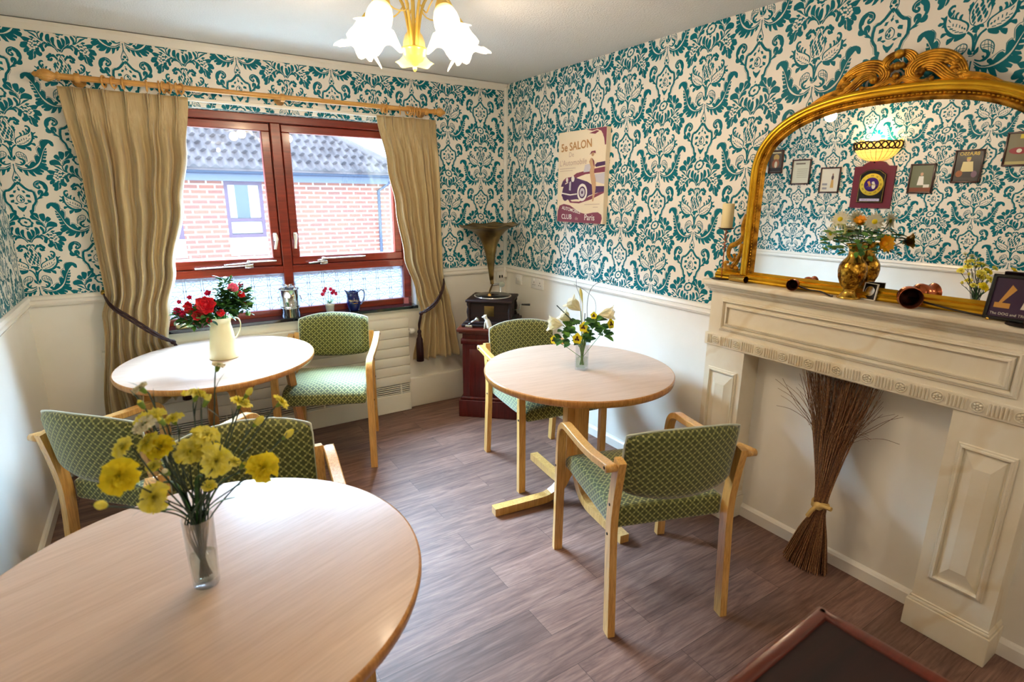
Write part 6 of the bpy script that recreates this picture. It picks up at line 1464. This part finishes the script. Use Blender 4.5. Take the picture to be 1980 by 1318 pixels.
# ------------------------------------------------------------------ canvas poster on the fireplace wall
PY0, PY1, PZ0, PZ1 = -.700, -1.158, 1.402, 1.962; PW, PH = .458, .560
M['poster'] = mat('poster_ground', (246, 230, 200), rough=.55); M['p_maroon'] = mat('poster_maroon', (136, 66, 84), rough=.5); M['p_purple'] = mat('poster_dark_purple', (84, 50, 92), rough=.5); M['p_gold'] = mat('poster_gold', (196, 146, 88), rough=.5); M['p_tan'] = mat('poster_tan', (206, 164, 122), rough=.5); M['p_grey'] = mat('poster_pale_grey', (206, 200, 204), rough=.5); M['p_white'] = mat('poster_white', (246, 240, 228), rough=.5); M['p_faint'] = mat('poster_faint', (206, 180, 160), rough=.5)
t = thing('canvas_poster', 'canvas print of a vintage car salon poster hanging on the wallpapered wall', 'picture', (0, PY0, PZ0))
TP = Matrix(((0, 0, -1, 0), (-1, 0, 0, 0), (0, 1, 0, 0), (0, 0, 0, 1)))     # local x along -Y, y up, z out of the wall
MB().box((PW / 2, PH / 2, .018), (PW, PH, .034), T=TP, bev=.002, seg=1).build('canvas', M['poster'], t)
lay = [0]
def art(polys, m, nm='printed_shape'):
    mb = MB(); lay[0] += 1
    for P in polys: mb.flat([(x * PW, y * PH) for x, y in P], .0352 + lay[0] * .00008, TP)
    mb.build(nm, m, t)
def disc(cx, cy, rx, ry, n=20): return [(cx + rx * math.cos(2 * PI * k / n), cy + ry * math.sin(2 * PI * k / n)) for k in range(n)]
def txt(s, x, y, size, m, rot=0, bold=0.0):
    mb = MB(); lay[0] += 1; text_mesh(s, size, TP @ TR((x * PW, y * PH, .0352 + lay[0] * .00008)) @ RZ(rot), mb, bold=bold); mb.build('lettering', m, t)
art([[(.01, .002), (.96, .002), (.985, .06), (.97, .10), (.90, .125), (.80, .12), (.65, .10), (.52, .115), (.42, .15), (.30, .19), (.16, .205), (.06, .185), (.02, .12)]], M['p_maroon'])
art([[(.60, .995), (.72, .975), (.82, .985), (.90, .96), (.955, .89), (.975, .82), (.998, .82), (.998, .998), (.88, .998), (.80, .995)], [(.66, .955), (.78, .94), (.86, .965), (.80, .975)]], M['p_maroon'])
art([[(.83, .955), (.90, .93), (.95, .86), (.965, .83), (.93, .93), (.88, .97)]], M['poster'])
art([[(.20, .30), (.34, .235), (.50, .235), (.62, .27), (.88, .33), (1.0, .38), (1.0, .33), (.75, .26), (.5, .215), (.3, .22)]], M['p_maroon'])
art([[(.10, .42), (.13, .47), (.20, .50), (.30, .505), (.36, .52), (.42, .545), (.60, .565), (.80, .585), (1.0, .60), (1.0, .545), (.62, .53), (.45, .50), (.42, .49)]], M['p_maroon'])
art([[(.10, .30), (.13, .38), (.16, .42), (.24, .44), (.28, .50), (.36, .51), (.44, .49), (.55, .47), (.66, .45), (.80, .40), (1.0, .40), (1.0, .345), (.86, .33), (.70, .30), (.60, .25), (.44, .26), (.30, .25), (.16, .26)]], M['p_purple'])
art([[(.82, .60), (1.0, .615), (1.0, .655), (.84, .645), (.80, .62)]], M['p_purple']); art([[(.08, .40), (.12, .46), (.20, .47), (.16, .40)]], M['p_purple'])
art([[(.72, .52), (1.0, .54), (1.0, .42), (.74, .46)]], M['p_grey']); art([[(.57, .55), (.60, .63), (.72, .64), (.78, .56)]], M['p_grey'])
art([disc(.56, .335, .105, .095)], M['p_white']); art([disc(.56, .335, .075, .066)], M['p_purple']); art([disc(.56, .335, .055, .048)], M['p_grey']); art([disc(.56, .335, .02, .018)], M['p_purple'])
art([disc(.19, .29, .065, .05)], M['p_purple']); art([disc(.35, .485, .035, .035), disc(.22, .475, .024, .026)], M['p_white']); art([[(.27, .36), (.275, .45), (.315, .46), (.31, .355)]], M['p_grey'])
art([[(.10, .335), (.30, .315), (.45, .325), (.45, .312), (.30, .300), (.10, .320)]], M['p_white'])
art([[(.68, .66), (.72, .70), (.78, .67), (.80, .60), (.79, .55), (.83, .47), (.84, .38), (.82, .30), (.80, .24), (.775, .24), (.78, .30), (.76, .40), (.72, .50), (.70, .56), (.72, .60)], disc(.75, .735, .028, .022)], M['p_tan'])
art([[(.74, .70), (.785, .66), (.80, .60), (.775, .62)], [(.69, .73), (.72, .765), (.80, .77), (.81, .74), (.75, .755)]], M['p_maroon'])
txt('5e SALON', .40, .80, .068, M['p_gold'], .05, .0012); txt('De', .30, .725, .042, M['p_faint']); txt("L'Automobile", .34, .635, .050, M['p_faint'], .03); art([[(.05, .600), (.40, .606), (.40, .600), (.05, .594)]], M['p_faint']); art([[(.05, .575), (.34, .580), (.34, .575), (.05, .570)]], M['p_faint'])
txt('AUTOMOBILE', .330, .122, .031, M['p_white'], -.14, .0004); txt('CLUB', .235, .035, .044, M['p_white'], 0, .0005); txt('de', .46, .03, .030, M['p_faint']); txt('Paris', .735, .035, .052, M['p_white'], 0, .0004); art([[(.62, .206), (.93, .216), (.93, .210), (.62, .200)]], M['p_faint']); art([[(.80, .180), (.90, .183), (.90, .177), (.80, .174)]], M['p_faint'])

# ------------------------------------------------------------------ things on the left wall, seen in the mirror
M['fr_wood'] = wood('dark_picture_moulding', (72, 30, 24), (44, 16, 14), axis=2, rough=.35, coat=.3); M['ivory'] = mat('ivory_print', (224, 218, 200), rough=.4)
def wallframe(lb, y0, y1, z0, z1, ground, shapes, texts=(), tilt=0):
    y, z = (y0 + y1) / 2, (z0 + z1) / 2; w_, h_ = abs(y1 - y0), z1 - z0
    t = thing('framed_picture', lb, 'picture', (WX + .002, y, z)); t.rotation_euler = (tilt, 0, 0)
    T = Matrix(((0, 0, 1, 0), (1, 0, 0, 0), (0, 1, 0, 0), (0, 0, 0, 1)))      # local x = +Y, y = up, z = into the room
    MB().box((0, 0, .006), (w_ - .01, h_ - .01, .006), T=T).build('print', mat('print_ground', ground, rough=.35), t)
    for c_, d_ in (((0, h_ / 2 - .006, .009), (w_, .012, .018)), ((0, -h_ / 2 + .006, .009), (w_, .012, .018)), ((-w_ / 2 + .006, 0, .009), (.012, h_, .018)), ((w_ / 2 - .006, 0, .009), (.012, h_, .018))): MB().box(c_, d_, T=T, bev=.003, seg=2).build('frame_bar', M['fr_wood'], t)
    for i, (col, poly) in enumerate(shapes): MB().flat([(x * w_, yy * h_) for x, yy in poly], .0095 + i * .0001, T).build('printed_shape', mat('print_ink', col, rough=.4), t)
    for s_, x, yy, sz, col in texts:
        mb = MB(); text_mesh(s_, sz, T @ TR((x * w_, yy * h_, .0105)), mb, bold=.0004); mb.build('lettering', mat('print_ink', col, rough=.4), t)
D = disc
# in the print's own left-right sense (+x = right for someone facing the wall is +Y here)
wallframe('small dark framed advert, nearest the window on the left wall', -.712, -.574, 1.752, 1.962, (84, 76, 66), [((196, 160, 90), D(0, .18, .2, .14)), ((150, 90, 60), D(.02, -.08, .26, .2)), ((225, 215, 190), D(0, -.12, .10, .14)), ((40, 34, 34), [(-.4, -.4), (.4, -.4), (.4, -.26), (-.4, -.26)]), ((230, 220, 180), [(-.3, .36), (.3, .36), (.3, .41), (-.3, .41)])])
wallframe('framed pale printed notice, second picture on the left wall', -.978, -.804, 1.648, 1.868, (214, 214, 196), [((180, 178, 160), [(-.35, .10 - .08 * k), (.2, .10 - .08 * k), (.2, .13 - .08 * k), (-.35, .13 - .08 * k)]) for k in range(5)] + [((120, 110, 100), [(-.2, .30), (.3, .30), (.3, .36), (-.2, .36)])])
wallframe('framed pale print of a standing figure in a tan dress, left of the wall clock', -1.242, -1.070, 1.573, 1.790, (226, 222, 208), [((200, 160, 90), [(-.22, -.30), (-.05, -.30), (-.08, .02), (-.18, .02)]), ((80, 60, 60), D(-.13, .10, .06, .09)), ((150, 110, 90), D(-.13, .22, .035, .04)), ((150, 150, 160), [(.1, -.2), (.35, -.2), (.35, -.12), (.1, -.12)]), ((150, 150, 160), [(.1, -.36), (.33, -.36), (.33, -.28), (.1, -.28)])])
wallframe('framed photograph of a child in white by a picnic, right of the wall clock', -1.930, -1.760, 1.568, 1.792, (112, 116, 92), [((236, 232, 226), [(-.12, -.22), (.14, -.22), (.10, .08), (-.08, .08)]), ((214, 170, 140), D(0, .15, .06, .055)), ((130, 70, 46), [(-.42, -.44), (.42, -.44), (.42, -.30), (-.42, -.30)]), ((230, 226, 214), [(-.35, -.30), (-.12, -.30), (-.12, -.20), (-.35, -.20)])])
wallframe('framed metal polish advert with a man in a pale shirt', -2.212, -2.035, 1.644, 1.878, (40, 36, 34), [((222, 206, 150), [(-.22, -.16), (.22, -.16), (.18, .14), (-.16, .14)]), ((206, 160, 120), D(0, .20, .07, .06)), ((196, 170, 60), D(0, .25, .08, .03)), ((150, 84, 40), D(.25, -.22, .12, .10)), ((120, 90, 110), D(-.26, -.24, .10, .10)), ((60, 52, 50), [(-.4, -.46), (.4, -.46), (.4, -.34), (-.4, -.34)])], [('BRASSO', 0, .33, .034, (214, 180, 60))])
wallframe('framed racing car print furthest along the left wall', -2.500, -2.316, 1.752, 1.980, (120, 112, 84), [((150, 40, 50), D(.06, -.05, .3, .10)), ((226, 222, 210), D(.06, -.05, .08, .06)), ((216, 196, 60), [(-.2, .30), (.1, .30), (.1, .42), (-.2, .42)]), ((186, 176, 120), [(-.42, -.45), (.42, -.45), (.42, -.36), (-.42, -.36)])])
# wall clock
t = thing('wall_clock', 'wall clock with a gilt dial on an arched maroon board', 'clock', (WX + .001, -1.506, 1.45))
T = Matrix(((0, 0, 1, 0), (1, 0, 0, 0), (0, 1, 0, 0), (0, 0, 0, 1)))
M['board'] = mat('maroon_board', (104, 18, 40), rough=.45)
bd = [(-.155, 0), (.155, 0), (.155, .335), (.10, .337)] + [(.09 * math.cos(a), .337 + .040 * math.sin(a)) for a in [PI * k / 12 for k in range(1, 12)]] + [(-.10, .337), (-.155, .335)]
MB().prism(bd, 0, .016, T).build('board', M['board'], t)
ib = [(-.098, .045), (.098, .045), (.098, .270), (.075, .285), (.05, .305), (0, .312), (-.05, .305), (-.075, .285), (-.098, .270)]
MB().prism(ib, .014, .032, T).build('case', M['black'], t)
mb = MB(); io = [Vector((x, y)) for x, y in ib]
for i in range(len(io)):
    a, b_ = io[i - 1] * .955 + Vector((0, .008)), io[i] * .955 + Vector((0, .008)); mb.tube([(a.x, a.y, .033), (b_.x, b_.y, .033)], .0014, 5, T=T)
mb.build('gilt_line', M['brass'], t)
TT = T @ TR((0, .190, .0325)); f_ = MB().lathe([(.088, 0), (.088, .003), (.0001, .003)], 48, TT).build('dial', mat('gilt_dial', (236, 206, 70), rough=.4), t)
MB().lathe([(.056, .0031), (.056, .0038), (.0001, .0038)], 40, TT).build('dial_centre', mat('purple_dial_centre', (58, 16, 120), rough=.35), f_)
for k, s_ in enumerate(['XII', 'I', 'II', 'III', 'IIII', 'V', 'VI', 'VII', 'VIII', 'IX', 'X', 'XI']):
    a = -k * PI / 6; mb = MB(); text_mesh(s_, .020, TT @ RZ(a) @ TR((0, .063, .0036)), mb); mb.build('numeral', M['black'], f_)
mb = MB(); mb.flat([(-.004, -.002), (.004, -.002), (.001, .045), (-.001, .045)], .005, TT @ RZ(-2.1)); mb.build('hour_hand', M['brass'], t)
mb = MB(); mb.flat([(-.003, -.004), (.003, -.004), (.001, .062), (-.001, .062)], .006, TT @ RZ(-4.6)); mb.build('minute_hand', M['brass'], t)
mb = MB(); mb.flat(D(-.018, -.012, .014, .024), .0042, TT); mb.flat(D(-.012, .014, .011, .010), .0044, TT); mb.build('white_shape', M['print_white'], f_)
mb = MB(); mb.flat([(.002, -.01), (.012, -.02), (.034, .022), (.016, .030)], .0042, TT); mb.build('gold_shape', M['print_gold'], f_)
mb = MB().box((0, .067, .0335), (.15, .020, .002), T=T); pq = mb.build('plaque', mat('pale_plaque', (196, 190, 220), rough=.4), t)
mb = MB(); text_mesh('The DOG and TRUMPET', .0118, T @ TR((0, .062, .0348)), mb); mb.build('lettering', M['print_dark'], pq)
# leaded glass wall light
t = thing('wall_light', 'stained glass half bowl wall light above the clock', 'wall light', (WX, -1.500, 1.90))
M['tiff'] = mat('amber_stained_glass', (250, 214, 120), rough=.3, emit=(255, 190, 80), es=1.1); M['tiff2'] = mat('dark_stained_glass', (60, 44, 20), rough=.3)
def bowl(u, v):
    a = PI * u; r = .175 * math.sin(PI / 2 * (v * .93 + .07)) ** .8
    return (r * math.sin(a) * .85 + .002, r * math.cos(a), -.075 + .15 * v ** 1.6 + .012 * math.sin(a * 7) * (v > .99))
MB().grid(bowl, 24, 10).build('glass_bowl', M['tiff'], t, solid=.003)
mb = MB()
for i in range(25):
    if i % 2 == 0: mb.tube([bowl(i / 24, j / 10) for j in range(11)], .0022, 5)
for j in (3, 6): mb.tube([bowl(i / 24, j / 10) for i in range(25)], .002, 5)
for k in range(5):
    for s_ in (0, .5):
        c = (k + .5 + s_) / 5.5
        if c > .97: continue
        mb.tube([(lambda p: (p[0] * 1.03 + .002, p[1] * 1.03, p[2]))(bowl(min(1, max(0, c + .085 * math.cos(q))), .86 + .13 * math.sin(q))) for q in [2 * PI * j / 14 for j in range(14)]], .0055, 6, closed=True)
mb.build('leading', M['iron'], t)
MB().lathe([(.0001, -.012), (.006, -.008), (.008, 0)], 12, TR((.03, 0, -.080))).build('finial', M['iron'], t)
light('wall_light_bulb', 'POINT', (.07, 0, .10), 2.6, WARM, parent=t, shadow_soft_size=.03)
